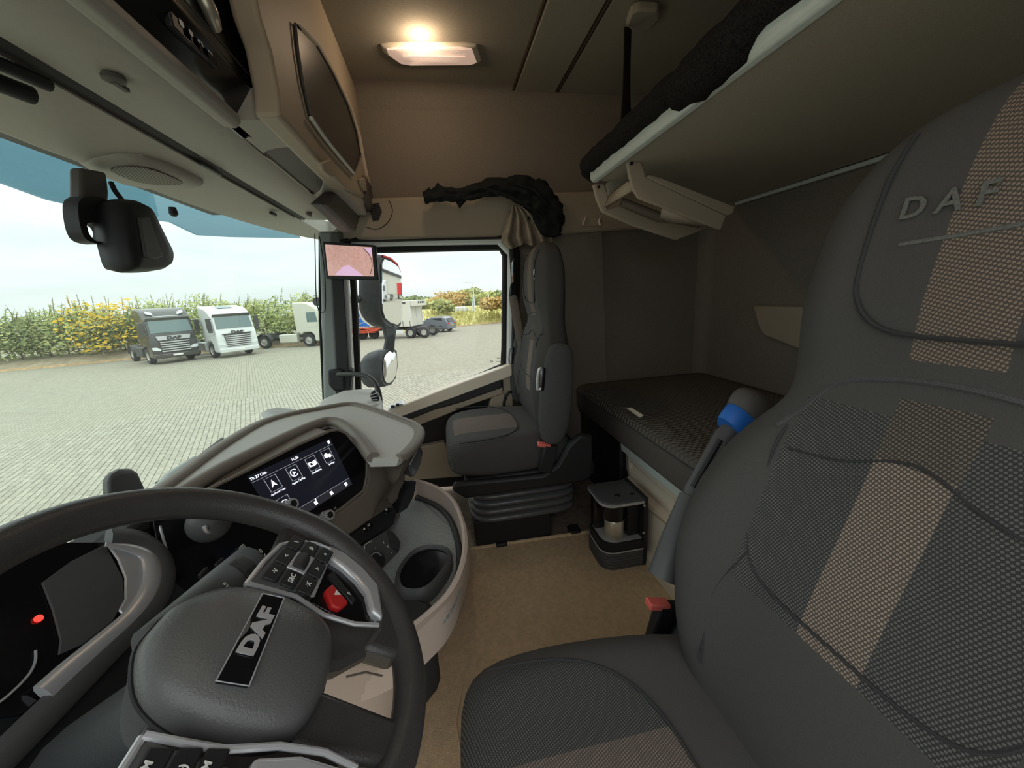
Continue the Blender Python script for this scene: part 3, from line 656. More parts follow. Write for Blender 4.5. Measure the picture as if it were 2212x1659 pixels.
# ------------------------------------------------------------------ dashboard
dash = thing('dashboard', 'grey and brown wraparound truck dashboard with a wide touchscreen', 'dashboard', (1.0, 0.5, 0))
cA, cB, cC = at(330, 1055, z=0.755), at(740, 868, z=0.735), at(870, 985, z=0.69)
cN = (cB - cA).cross(cC - cA).normalized()
if cN.z < 0: cN = -cN
def cw(px, py, h=0.0): return on(px, py, cA + cN * h, cN)
OUT = [(325, 1072), (376, 1036), (447, 984), (505, 946), (565, 913), (625, 895), (690, 883), (735, 875), (768, 874), (812, 886), (860, 903), (893, 916), (906, 930), (903, 950), (888, 970), (872, 985), (862, 989), (806, 990)]
HOOD = [(806, 988), (790, 966), (772, 944), (752, 926), (732, 914), (712, 910), (690, 914), (640, 934), (560, 972), (480, 1012), (400, 1060), (340, 1096)]
outer = [cw(*p) for p in OUT]; hood = [cw(*p) for p in HOOD]
ext = [Vector((0.55, 0.64, 0.74)), Vector((0.15, 0.64, 0.72)), Vector((-0.15, 0.60, 0.70)), Vector((-0.15, 0.53, 0.72)), Vector((0.2, 0.535, 0.735)), Vector((0.5, 0.535, 0.738))]
surf = outer + hood
MB().prism(list(reversed(surf)), Vector((0, 0.01, -0.022))).build('top_panel', 'dash_top', dash, smooth=30)
hoodl = MB().prism([hood[-1], outer[0]] + ext, Vector((0, 0, -0.03))); hoodl.build('instrument_hood', 'black_soft', dash, bevel=0.008)
MB().tube(smooth_path(outer[:-1], 3), 0.017, 10, flat=0.5).build('rim_trim', 'dash_rim', dash, smooth=60)
MB().tube(smooth_path(hood, 3), 0.017, 10, flat=0.8).build('screen_hood', 'dash_rim', dash, smooth=60)
# body under the top panel
so = Vector((0.842, 0.435, 0.735)); se = Vector((0.86, -0.51, 0)).normalized(); sd_ = Vector((-0.19, -0.32, -0.93)); sd_ = (sd_ - se * sd_.dot(se)).normalized()
sn = sd_.cross(se)
if sn.dot(CAM - so) < 0: sn = -sn
def sp_(px, py, h=0.0): return on(px, py, so + sn * h, sn)
def sl(a, b, h=0.0): return so + se * a + sd_ * b + sn * h
body = MB()
low_o = [p + Vector((0, 0.0, -0.018)) for p in outer[:16]]
frt = [(812, 1004), (770, 960), (720, 936), (640, 975), (560, 1012), (420, 1085)]
rings = []
cb = sum(low_o, Vector()) / len(low_o)
for t_, k_ in ((0.0, 1.0), (0.04, 0.97), (0.10, 0.84), (0.18, 0.72), (0.30, 0.60)):
    rings.append([cb + Vector(((p.x - cb.x) * k_ - 0.15 * t_, (p.y - cb.y) * k_ + 0.35 * t_, p.z - cb.z - t_)) for p in low_o] + [sp_(a_, b_, -0.035) + sd_ * t_ for a_, b_ in frt])
body.loft(rings)
body.build('body', 'dash_brown', dash, smooth=50)
# screen fascia
BL = [(330, 1118), (440, 1062), (560, 1003), (640, 962), (712, 931), (730, 928), (748, 936), (775, 968), (793, 996), (792, 1030), (785, 1060), (740, 1096), (692, 1130), (640, 1180), (560, 1235), (430, 1290), (350, 1290)]
MB().prism([sp_(*p, 0.004) for p in BL], -sn * 0.03).build('glass_fascia', 'black_gloss', dash, bevel=0.002)
MB().tube([sp_(*p, 0.006) for p in BL[:13]], 0.004, 8).build('fascia_edge', 'dash_rim', dash, smooth=60)
# surround at the right and below the screen
SUR = [(796, 992), (806, 990), (866, 991), (878, 1010), (876, 1040), (860, 1080), (838, 1100), (790, 1132), (740, 1165), (690, 1200), (640, 1235), (640, 1182), (692, 1133), (742, 1098), (788, 1062), (796, 1030)]
MB().prism([sp_(*p, 0.010) for p in SUR], -sn * 0.06).build('screen_surround', 'dash_brown', dash, bevel=0.006)
MB().prism([sp_(*p, 0.016) for p in [(806, 986), (868, 986), (876, 1008), (806, 1011)]], -sn * 0.05).build('surround_lip', 'dash_rim', dash, bevel=0.004)
# touchscreen
scr = MB().prism([sp_(*p, 0.0045) for p in [(533, 1030), (713, 947), (761, 1046), (607, 1143)]], sn * 0.001).build('touchscreen', 'screen_dim', dash); sub_of(scr)
A, B, D_, Cx = [sp_(*p, 0.006) for p in [(536, 1031), (712, 949), (608, 1142), (760, 1046)]]
def uiw(u, v, h=0.0): return A + (B - A) * u * (1 - v) + (A - A) + (D_ - A) * v * (1 - u) + (Cx - A) * u * v + sn * h
def uiquad(u0, v0, u1, v1, m, h=0.0, nm='screen_mark'): return MB().prism([uiw(u0, v0, h), uiw(u1, v0, h), uiw(u1, v1, h), uiw(u0, v1, h)], sn * 0.0004).build(nm, m, scr)
uiquad(0.0, 0.865, 1.0, 1.0, 'screen_bar', nm='menu_bar')
uiquad(0.0, 0.105, 1.0, 0.110, 'screen_line', 0.0002, 'rule')
uiquad(0.0, 0.860, 1.0, 0.865, 'screen_line', 0.0002, 'rule')
ue = (B - A).normalized(); ud = -(D_ - A).normalized()
def uitext(s, u, v, size, al='CENTER', m='screen_white', b=0.0002): return text('screen_text', s, size, m, scr, frame(uiw(u, v, 0.0006), ue, ud), ext=0.0001, align=al, bold=b)
uitext('Th 27 Okt.', 0.0, 0.05, 0.0085, 'LEFT'); uitext('11.26', 0.5, 0.05, 0.0085); uiquad(0.955, 0.01, 0.985, 0.075, 'screen_white', 0.0003)
for i, (u, v, nm) in enumerate(((0.17, 0.27, 'Android Auto'), (0.415, 0.27, 'Apple CarPlay'), (0.655, 0.27, 'Handleiding'), (0.875, 0.27, 'Settings'), (0.17, 0.67, 'Apps'))):
    hu, hv = 0.062, 0.125
    ring = [uiw(u - hu, v - hv, 0.0008), uiw(u + hu, v - hv, 0.0008), uiw(u + hu, v + hv, 0.0008), uiw(u - hu, v + hv, 0.0008)]
    MB().tube(ring, 0.0006, 4, closed=True).build('tile_frame', 'screen_line', scr, smooth=0)
    if i < 4: uitext(nm, u, v + hv + 0.04, 0.0062, b=0.0001)
    c = uiw(u, v, 0.0006)
    if i == 0: MB().prism([uiw(u, v - 0.07, 0.0006), uiw(u + 0.03, v + 0.06, 0.0006), uiw(u, v + 0.02, 0.0006), uiw(u - 0.03, v + 0.06, 0.0006)], sn * 0.0003).build('symbol', 'screen_white', scr)
    if i in (1, 4): MB().tube([c + (ue * cos(a) + ud * sin(a)) * 0.0085 for a in [0.6 + 5.1 * k / 20 for k in range(21)]], 0.0010, 5).build('symbol', 'screen_white', scr)
    if i == 1: MB().prism([c + ue * 0.005, c - ue * 0.003 + ud * 0.0045, c - ue * 0.003 - ud * 0.0045], sn * 0.0004).build('symbol', 'screen_white', scr)
    if i == 2:
        MB().prism([c - ue * 0.011 - ud * 0.006, c - ue * 0.011 + ud * 0.006, c + ue * 0.0 + ud * 0.004, c + ue * 0.011 + ud * 0.006, c + ue * 0.011 - ud * 0.006, c - ud * 0.008], sn * 0.0004).build('symbol', 'screen_white', scr)
        MB().prism([c - ue * 0.007 - ud * 0.003, c - ue * 0.007 + ud * 0.003, c - ue * 0.001 + ud * 0.002, c - ue * 0.001 - ud * 0.004], sn * 0.0008).build('symbol', 'screen_dim', scr)
    if i == 3:
        for q, r0 in ((-0.004, 0.006), (0.005, 0.005)): MB().lathe([(r0 * 0.35, 0), (r0, 0), (r0, 0.0005), (r0 * 0.35, 0.0005)], c + ue * q - ud * q * 0.4, sn, 14).build('symbol', 'screen_white', scr)
for u, k in ((0.22, 0), (0.46, 1), (0.69, 2), (0.92, 3)):
    c = uiw(u, 0.93, 0.0008)
    m_ = MB().prism([c - ue * 0.004 - ud * 0.005, c + ue * 0.004 - ud * 0.005, c + ue * 0.004 + ud * 0.004, c - ue * 0.004 + ud * 0.004], sn * 0.0003)
    if k < 2: m_.box(c + ue * 0.004 + ud * 0.007, (0.002, 0.002, 0.004))
    m_.build('menu_symbol', 'screen_white', scr)
# knobs on the fascia
for (px, py, ln) in ((700, 1116, 0.022), (622, 1092, 0.02)):
    k0 = sp_(px, py, 0.004); kd = (sn + Vector((0.25, -0.2, 0.25))).normalized()
    kb = MB().lathe([(0.0, 0), (0.0125, 0), (0.0125, ln), (0.0115, ln + 0.002), (0.008, ln + 0.002), (0.008, ln), (0, ln)], k0, sn, 24).build('knob', 'knob_grip', dash); sub_of(kb)
    MB().lathe([(0.0, ln), (0.0078, ln), (0.0078, ln + 0.001), (0, ln + 0.001)], k0, sn, 20).build('knob_face', 'black', kb)
text('icon', '>|', 0.008, 'white_print', dash, frame(sp_(724, 1098, 0.005), se, -sd_), ext=0.0002)
text('icon', 'O', 0.007, 'white_print', dash, frame(sp_(689, 1121, 0.005), se, -sd_), ext=0.0002)
# switch row, set into the lower face
lo_n = (sn + Vector((0, 0, 0.55))).normalized()
lo_o = sp_(800, 1120, 0.016)
def lw(px, py, h=0.0): return on(px, py, lo_o + lo_n * h, lo_n)
MB().prism([lw(*p) for p in [(842, 1092), (858, 1103), (852, 1130), (700, 1228), (690, 1212), (760, 1155)]], -lo_n * 0.02).build('switch_row', 'black', dash, bevel=0.002)
for px, py, s in ((835, 1101, '%'), (797, 1134, 'H'), (787, 1142, '#')):
    k = MB().prism([lw(px + a, py + b, 0.001) for a, b in ((-9, 0), (1, -8), (9, 4), (-1, 12))], lo_n * 0.003).build('switch', 'black_gloss', dash, bevel=0.001); sub_of(k)
    text('icon', s, 0.010, 'white_print', k, frame(lw(px, py + 1, 0.0045), se, -sd_), ext=0.0002, bold=0.0003)
# climate panel
CL = [(782, 1178), (800, 1165), (838, 1143), (852, 1150), (866, 1170), (862, 1200), (845, 1225), (806, 1240), (790, 1222)]
cl = MB().prism([lw(*p, 0.004) for p in CL], -lo_n * 0.04).build('climate_panel', 'charcoal', dash, bevel=0.004); sub_of(cl)
MB().lathe([(0, 0), (0.021, 0), (0.021, 0.008), (0.018, 0.010), (0.0, 0.010)], lw(812, 1212, 0.004), lo_n, 28).build('dial', 'black', cl)
MB().tube([lw(812, 1212, 0.0135) + (se * cos(a) - sd_ * sin(a)) * 0.0195 for a in [2 * pi * k / 32 for k in range(32)]], 0.0012, 6, closed=True).build('dial_ring', 'silver', cl)
for px, py, s in ((811, 1183, '-'), (829, 1172, '/'), (838, 1181, 'Y'), (845, 1194, '-')): text('icon', s, 0.009, 'white_print', cl, frame(lw(px, py, 0.0055), se, -sd_), ext=0.0002, bold=0.0003)
MB().prism([lw(*p, 0.012) for p in [(838, 1143), (852, 1150), (866, 1170), (862, 1190), (848, 1180)]], -lo_n * 0.012).build('side_key', 'black_soft', cl, bevel=0.003)
text('icon', 'O.', 0.010, 'white_print', dash, frame(lw(781, 1187, 0.006), se, -sd_), ext=0.0002)
MB().tube([lw(788, 1186, 0.004), lw(787, 1178, 0.004), lw(801, 1168, 0.004), lw(803, 1172, 0.004)], 0.001, 6).build('mark', 'white_print', dash)
# side pod under the rim tip
q = [at(905, 940, z=0.68), at(916, 975, z=0.66), at(914, 1000, z=0.64), at(896, 1040, z=0.61), at(886, 1010, z=0.64), at(884, 975, z=0.67)]
MB().prism(q, Vector((0.10, 0.06, -0.015))).build('side_pod', 'charcoal', dash, bevel=0.012)
MB().tube([at(906, 936, z=0.685), at(908, 955, z=0.675), at(900, 975, z=0.665), at(885, 1003, z=0.65)], 0.0022, 6).build('chrome_edge', 'silver', dash)
MB().prism([at(902, 1036, z=0.55), at(896, 1070, z=0.51), at(882, 1098, z=0.49), at(862, 1112, z=0.49), at(872, 1060, z=0.53)], Vector((0.08, 0.1, -0.02))).build('side_bracket', 'black', dash, bevel=0.006)
# passenger side of the dash
PD = [at(672, 905, z=0.66), at(690, 866, z=0.68), at(700, 860, z=0.68), at(742, 843, z=0.683), at(800, 838, z=0.683), at(818, 846, z=0.68), at(826, 866, z=0.66), at(828, 890, z=0.63), at(780, 900, z=0.62), at(700, 930, z=0.62)]
MB().loft([PD, [p + Vector((0.0, 0.0, -0.05)) for p in PD], [p + Vector((0.0, 0.03, -0.35)) for p in PD]]).build('passenger_top', 'dash_top', dash, bevel=0.01, smooth=40)
vt = MB().prism(poly([(798, 853), (808, 843), (818, 858), (819, 878), (806, 872)], x=1.72), (0.03, 0, 0)).build('air_vent', 'black', dash, bevel=0.003); sub_of(vt)
for k in range(4): MB().tube([at(800 + k * 1.5, 854 + k * 5, x=1.715), at(814 + k, 849 + k * 7, x=1.715)], 0.0025, 6).build('vent_slat', 'silver', vt)
MB().loft([poly([(563, 893), (578, 884), (600, 880), (640, 884)], y=0.60)] + [poly([(570, 908), (585, 900), (605, 898), (640, 896)], y=0.57)] + [[p + Vector((0, 0, -0.10)) for p in poly([(570, 908), (585, 900), (605, 898), (640, 896)], y=0.60)]]).build('demister_ledge', 'door_paint', dash, smooth=40)
# left pod behind the wheel
pd = [(236, 1076), (234, 1046), (238, 1030), (262, 1017), (286, 1016), (300, 1024), (316, 1060), (318, 1080)]
MB().loft([poly(pd, y=0.55), [p + Vector((0.01, 0.012, 0.002)) for p in poly(pd, y=0.55)], [p + Vector((0.02, 0.026, -0.006)) for p in poly(pd, y=0.55)]]).build('sensor_pod', 'charcoal', dash, bevel=0.008, smooth=60)
# instrument cluster
iN = Vector((0.0, -0.85, 0.53)).normalized(); iO = Vector((0.42, 0.50, 0.68))
def iw(px, py, h=0.0): return on(px, py, iO + iN * h, iN)
MB().prism([Vector((-0.18, 0.534, 0.735)), Vector((0.645, 0.534, 0.735)), Vector((0.645, 0.338, 0.42)), Vector((-0.18, 0.338, 0.42))], -iN * 0.03).build('instrument_panel', 'black', dash)
cl_in = [(226, 1172), (262, 1240), (266, 1300), (240, 1345), (160, 1420), (90, 1500), (60, 1540), (-60, 1560), (-120, 1500), (-100, 1230), (0, 1190), (120, 1172)]
MB().prism([iw(*p, 0.004) for p in cl_in], -iN * 0.01).build('instrument_glass', 'black_gloss', dash)
MB().prism([iw(*p, 0.0045) for p in [(87, 1261), (150, 1215), (224, 1178), (262, 1250), (266, 1298), (240, 1345), (175, 1395), (123, 1417), (127, 1385), (110, 1320)]], iN * 0.003).build('instrument_cheek', 'charcoal', dash, bevel=0.001)
MB().prism([iw(*p, 0.005) for p in [(228, 1180), (272, 1190), (306, 1198), (320, 1222), (318, 1262), (300, 1300), (266, 1335), (252, 1320), (266, 1296), (266, 1250), (250, 1210)]], iN * 0.004).build('bezel_face', 'silver', dash, bevel=0.002)
MB().tube(smooth_path([iw(*p, 0.012) for p in [(228, 1176), (280, 1184), (318, 1200), (330, 1235), (322, 1280), (285, 1335), (210, 1400), (150, 1450), (95, 1500)]], 4), [0.004 + 0.010 * min(1, k / 10) for k in range(33)], 8, flat=0.4, up=iN).build('bezel_trim', 'silver', dash, smooth=60)
MB().tube(smooth_path([iw(*p, 0.010) for p in [(235, 1160), (300, 1165), (350, 1205), (355, 1260), (320, 1320), (240, 1400), (160, 1480), (40, 1600), (-80, 1720)]], 4), 0.016, 8, flat=0.5, up=iN).build('bezel_outer', 'charcoal', dash, smooth=60)
MB().tube(smooth_path([iw(*p, 0.012) for p in [(345, 1135), (360, 1190), (372, 1230), (366, 1270), (330, 1330), (260, 1400), (180, 1480)]], 4), 0.0022, 6).build('chrome_line', 'silver', dash)
MB().tube(smooth_path([iw(*p, 0.006) for p in [(77, 1405), (76, 1430), (60, 1460), (20, 1500), (-20, 1530)]], 4), 0.0014, 6).build('chrome_arc', 'silver', dash)
MB().lathe([(0, 0), (0.0042, 0), (0.0042, 0.002), (0, 0.003)], iw(82, 1337, 0.005), iN, 16).build('red_lamp', 'red_lit', dash)
# centre lower fascia and controls right of the column
MB().prism([Vector((0.655, 0.545, 0.72)), Vector((0.86, 0.47, 0.72)), Vector((0.88, 0.37, 0.40)), Vector((0.655, 0.365, 0.40))], Vector((0, 0.03, 0))).build('lower_fascia', 'black_gloss', dash, bevel=0.003)
kb = at(452, 1128, y=0.44)
MB().lathe([(0.034 * sin(a), -0.034 * cos(a)) for a in [pi * k / 14 for k in range(15)]], kb, (0, -1, 0.3), 24).build('air_nozzle', 'charcoal', dash, smooth=60)
MB().tube([kb + Vector((-0.026 + 0.010 * cos(a), -0.014, 0.012 - 0.016 * sin(a))) for a in [pi * (0.25 + k / 12) for k in range(10)]], 0.0035, 6).build('silver_collar', 'silver', dash)
text('icon', '(P)', 0.014, 'white_print', dash, frame(at(523, 1184, y=0.415), (1, -0.2, 0), (0, 0.2, 1)), ext=0.0002, bold=0.0003)
for k in range(3): MB().box(at(440 + k * 34, 1242 - k * 22, y=0.415), (0.02, 0.006, 0.016)).build('switch', 'black', dash, bevel=0.002)
# gear selector stalk
g0, g1 = at(420, 1325, y=0.31), at(545, 1222, y=0.335)
st = thing('gear_selector', 'dark stalk with a knurled D V R drive selector behind the wheel', 'gear selector', tuple(g0))
gd = (g1 - g0).normalized(); gu = (CAM - g1).normalized(); gu = (gu - gd * gu.dot(gd)).normalized()
MB().tube([g0 - gd * 0.08, g0, g0.lerp(g1, 0.5), g1, g1 + gd * 0.012], [0.022, 0.026, 0.031, 0.035, 0.026], 14, flat=0.6, up=gu).build('stalk', 'charcoal', st, smooth=60)
gs = gd.cross(gu)
rl = []
for k in range(13): rl.append(g0.lerp(g1, 0.55) + gd * (0.0035 * k))
MB().tube(rl, [0.0285 + (0.0015 if k % 2 else 0) for k in range(13)], 22, flat=0.72, up=gu).build('roller', 'rubber', st, smooth=0)
text('lettering', 'D V R', 0.011, 'white_print', st, frame(g1 - gd * 0.002 + gu * 0.0225, gs, gd), ext=0.0002, bold=0.0003)
text('lettering', 'STP', 0.008, 'white_print', st, frame(g0.lerp(g1, 0.25) + gu * 0.019, gs, gd), ext=0.0002, bold=0.0002)

# ------------------------------------------------------------------ centre storage bin and cup holder
bn = thing('storage_bin', 'curved pinkish beige storage bin below the touchscreen', 'storage bin', (1.0, 0.15, 0))
RIM = [(888, 1040, .50), (905, 1036, .50), (950, 1052, .50), (982, 1078, .50), (1002, 1120, .50), (1010, 1170, .50), (1002, 1225, .50), (975, 1280, .50), (925, 1330, .50), (868, 1372, .50), (800, 1405, .50), (725, 1430, .50), (640, 1455, .50), (540, 1485, .50)]
BOT = [(948, 1090, 0), (965, 1110, 0), (1000, 1140, 0), (1013, 1190, 0), (1013, 1235, 0), (1003, 1300, 0), (985, 1350, 0), (960, 1400, 0), (925, 1470, 0), (885, 1560, 0), (850, 1680, 0), (790, 1800, 0), (720, 1950, 0), (640, 2150, 0)]
rim = smooth_path([at(a, b, z=c) for a, b, c in RIM], 4); bot = smooth_path([at(a, b, z=c + 0.005) for a, b, c in BOT], 4)
def inw(path, d):
    out = []
    for i, p in enumerate(path):
        t = path[min(i + 1, len(path) - 1)] - path[max(i - 1, 0)]; t.z = 0; t.normalize(); n_ = Vector((t.y, -t.x, 0))
        if n_.dot(Vector((0.95, 0.35, p.z)) - p) < 0: n_ = -n_
        out.append(p + n_ * d)
    return out
mid1 = [p.lerp(q, 0.35) + Vector((0, -0.012, 0)) for p, q in zip(rim, bot)]
ri = inw(rim, 0.012)
MB().loft([bot, mid1, rim, [p + Vector((0, 0, 0.004)) for p in inw(rim, 0.006)], ri, [p + Vector((0, 0, -0.12)) for p in inw(rim, 0.02)]], cap=False, closed=False).build('shell', 'pink_beige', bn, smooth=50)
MB().tube([p.lerp(q, 0.5) + Vector((0, -0.01, 0)) for p, q in list(zip(rim, bot))[24:46]][4:5] + [at(945, 1375, x=0.93), at(940, 1425, x=0.95)], 0.0015, 6).build('shell_seam', 'dash_brown', bn)
MB().tube([at(748, 1462, x=0.55), at(790, 1452, x=0.56), at(825, 1460, x=0.58)], 0.002, 6).build('lower_seam', 'dash_brown', bn)
tray = [p + Vector((0, 0, -0.055)) for p in inw(rim, 0.016)[:30]]
tp = tray + [Vector((0.70, 0.25, 0.445)), Vector((0.9, 0.36, 0.445)), Vector((1.15, 0.30, 0.445))]
MB().prism([Vector((p.x, p.y, 0.43)) for p in tp], (0, 0, 0.012)).build('tray_mat', 'mat_rubber', bn)
MB().tube([Vector((p.x, p.y, 0.447)) for p in inw(rim, 0.024)[:30]], 0.008, 8).build('tray_edge', 'rubber', bn)
# cup holder block: plate with two recessed wells
ch = MB()
CUP = [(862, 1246), (868, 1222), (888, 1196), (915, 1182), (945, 1181), (963, 1188), (966, 1205), (950, 1235), (925, 1262), (900, 1272), (872, 1268)]
cz_ = 0.475
inner = smooth_path([at(a, b, z=cz_) for a, b in CUP], 4, closed=True)
cen_c = sum(inner, Vector()) / len(inner)
def ringk(k, dz): return [cen_c + (p - cen_c) * k + Vector((0, 0, dz)) for p in inner]
ch.loft([ringk(1.22, -0.06), ringk(1.20, -0.012), ringk(1.14, -0.002), ringk(1.05, 0.003), ringk(1.0, 0.001), ringk(0.965, -0.006), ringk(0.96, -0.012)], cap=False)
cupo = ch.build('cup_holder', 'charcoal', bn, smooth=50); sub_of(cupo)
MB().loft([ringk(0.965, -0.006), ringk(0.93, -0.05), ringk(0.88, -0.115), ringk(0.3, -0.117)]).build('cup_well', 'black_gloss', cupo, smooth=50)
a_, b_ = at(895, 1245, z=cz_ - 0.07), at(940, 1208, z=cz_ - 0.07)
MB().tube([cen_c + Vector((-0.03, -0.02, -0.05)), cen_c + Vector((0.0, 0.0, -0.075)), cen_c + Vector((0.03, 0.02, -0.05))], 0.005, 6).build('divider', 'black', cupo)
MB().lathe([(0, 0), (0.012, 0), (0.012, 0.014), (0.006, 0.018), (0, 0.018)], at(888, 1250, z=cz_ - 0.11), (0, 0, 1), 18).build('socket_cap', 'black_gloss', cupo)
MB().prism([at(a, b, z=0.46) for a, b in [(850, 1275), (905, 1290), (935, 1300), (925, 1325), (890, 1360), (850, 1340)]], (0, 0, -0.2)).build('front_block', 'black_soft', bn, bevel=0.01)

# ------------------------------------------------------------------ overhead console
oh = thing('overhead_console', 'long grey overhead console running above the windscreen', 'console', (0.95, 0.6, 1.46))
def bar(name, prof, x0, x1, m, **k): return MB().prism([(x0, y, z) for y, z in prof], (x1 - x0, 0, 0)).build(name, m, oh, **k)
curve = [(-0.2, 0.70), (0.3, 0.80), (0.9, 0.855), (1.3, 0.855), (1.65, 0.82), (1.85, 0.75), (1.98, 0.65)]
cpx = [Vector((-0.2, 0.72, 1.462)), Vector((0.4, 0.80, 1.462))] + [at(a_, b_, z=1.462) for a_, b_ in ((0, 285), (170, 350), (300, 399), (420, 444), (520, 477), (600, 499), (655, 511), (690, 516), (735, 517))]
cp_ = smooth_path(cpx, 4)
MB().loft([[p for p in cp_], [p + Vector((0, -0.02, -0.006)) for p in cp_], [Vector((p.x, min(0.612, p.y - 0.03), 1.478)) for p in cp_], [Vector((p.x, min(0.612, p.y - 0.03), 1.56)) for p in cp_], [p + Vector((0, 0.03, 0.09)) for p in cp_]], closed=False, cap=False, loop=True).build('visor_board', 'console_grey', oh, smooth=40)
bar('blind_track', [(0.612, 1.478), (0.600, 1.470), (0.594, 1.478), (0.588, 1.470), (0.578, 1.478), (0.578, 1.53), (0.612, 1.53)], -0.2, 2.06, 'black')
MB().tube([(-0.2, 0.600, 1.4685), (1.97, 0.600, 1.4685)], 0.0035, 6).build('blind_rod', 'console_dark', oh)
bar('lower_panel', [(0.578, 1.478), (0.570, 1.472), (0.425, 1.466), (0.405, 1.478), (0.405, 1.54), (0.578, 1.54)], -0.2, 2.06, 'console_grey', bevel=0.003)
bar('lip', [(0.418, 1.468), (0.402, 1.448), (0.380, 1.446), (0.368, 1.458), (0.372, 1.476), (0.41, 1.48)], -0.2, 0.985, 'console_grey', bevel=0.006, seg=3)
bp = bar('control_panel', [(0.39, 1.47), (0.345, 1.53), (0.36, 1.80), (0.40, 2.02), (0.46, 2.02), (0.46, 1.47)], -0.2, 1.10, 'black_gloss', bevel=0.004); sub_of(bp)
for i in range(4):
    c = at(392 + i * 20, 48 + i * 19, y=0.352)
    text('icon', ('8', '8', 'A', 'K')[i], 0.020, 'white_print', bp, frame(c, (1, 0, 0), (0, 0, 1)), ext=0.0003, bold=0.001)
    c2 = c + Vector((0, 0.001, -0.0))
    MB().box(c2 + Vector((0, 0.006, 0.03)), (0.05, 0.012, 0.10)).build('key', 'black', bp, bevel=0.003)
for dz in (-0.045, 0.09): MB().tube([(0.5, 0.346, 1.60 + dz), (1.05, 0.346, 1.60 + dz)], 0.0012, 6).build('panel_line', 'console_dark', bp)
MB().tube(smooth_path([at(430, -20, y=0.34), at(452, 20, y=0.335), at(462, 55, y=0.345)], 4), 0.012, 10).build('microphone', 'steel', bp)
# right part of the console under the locker, with a shallow cubby
cb_ = [(555, 362), (567, 340), (585, 325), (640, 322), (672, 352), (697, 392), (690, 415), (672, 418), (620, 402), (575, 388)]
hole = smooth_path([at(a, b, z=1.470) for a, b in cb_], 4, closed=True); chl = sum(hole, Vector()) / len(hole)
def edge_of(p):
    d = p - chl; best = 9
    for lim, c_, dc in ((1.97, chl.x, d.x), (1.0, chl.x, d.x), (0.412, chl.y, d.y), (0.292, chl.y, d.y)):
        if abs(dc) > 1e-6:
            t = (lim - c_) / dc
            if t > 0: best = min(best, t)
    return Vector((chl.x + d.x * best, chl.y + d.y * best, 1.470))
outr = [edge_of(p) for p in hole]
for cx, cy in ((1.97, 0.412), (1.97, 0.292), (1.0, 0.412), (1.0, 0.292)):
    k_ = min(range(len(outr)), key=lambda i: (outr[i] - Vector((cx, cy, 1.470))).length); outr[k_] = Vector((cx, cy, 1.470))
MB().loft([[p + Vector((0, 0, 0.06)) for p in outr], outr, [chl + (p - chl) * 1.03 for p in hole], [p + Vector((0, 0, 0.004)) for p in hole]], cap=False).build('end_panel', 'console_grey', oh, smooth=30)
MB().loft([[p + Vector((0, 0, 0.004)) for p in hole], [chl + (p - chl) * 0.94 + Vector((0, 0, 0.03)) for p in hole], [chl + (p - chl) * 0.8 + Vector((0, 0, 0.045)) for p in hole]]).build('cubby', 'console_dark', oh, smooth=50)
MB().prism(poly([(700, 440), (735, 405), (760, 420), (782, 460), (770, 502), (760, 500)], y=0.33), (0, 0.05, 0)).build('end_cap', 'console_dark', oh, bevel=0.012)
MB().box((2.02, 0.48, 1.565), (0.16, 0.42, 0.13)).build('corner_block', 'console_dark', oh, bevel=0.01)
# latch, clips, blind handle
for px, py, s in ((245, 168, 1.0), (667, 461, 0.8)):
    c = at(px, py, z=1.464); MB().lathe([(0, 0.002), (0.016 * s, 0.002), (0.016 * s, -0.004), (0.008 * s, -0.008), (0, -0.008)], c, (0, 0, 1), 18).box(c + Vector((0.012, 0, -0.006)), (0.03 * s, 0.008, 0.006)).build('latch', 'console_dark', oh, smooth=50)
hb = MB(); hb.tube([at(-60, 118, z=1.455), at(10, 142, z=1.455), at(105, 184, z=1.455)], 0.010, 10); hb.tube([at(-60, 158, z=1.448), at(68, 206, z=1.448)], 0.014, 10); hb.build('blind_handle', 'black', oh, smooth=50)
MB().box(at(455, 365, z=1.462), (0.10, 0.010, 0.008)).box(at(590, 462, z=1.462), (0.05, 0.012, 0.012)).build('blind_clip', 'black', oh, bevel=0.002)
MB().lathe([(0, 0), (0.01, 0), (0.013, -0.02), (0.006, -0.028), (0, -0.028)], at(372, 448, y=0.83), (0, 0, 1), 12).build('hook', 'black', oh)
# speaker dome
dm = [(165, 346), (200, 338), (250, 335), (310, 341), (370, 361), (410, 380), (440, 396), (415, 403), (365, 406), (310, 402), (262, 392), (200, 368)]
dz_ = [at(a, b, z=1.462) for a, b in dm]; cdm = sum(dz_, Vector()) / len(dz_)
dome = MB().loft([[p + Vector((0, 0, 0.012)) for p in dz_], dz_, [cdm + (p - cdm) * 0.93 + Vector((0, 0, -0.010)) for p in dz_], [cdm + (p - cdm) * 0.75 + Vector((0, 0, -0.016)) for p in dz_]]).build('speaker_dome', 'console_grey', oh, smooth=50); sub_of(dome)
gr = [at(a, b, z=1.4455) for a, b in [(238, 366), (268, 360), (310, 362), (352, 374), (395, 396), (345, 399), (300, 393), (262, 380)]]
MB().prism(smooth_path(gr, 4, closed=True), (0, 0, -0.0015)).build('speaker_grille', 'grille', dome)

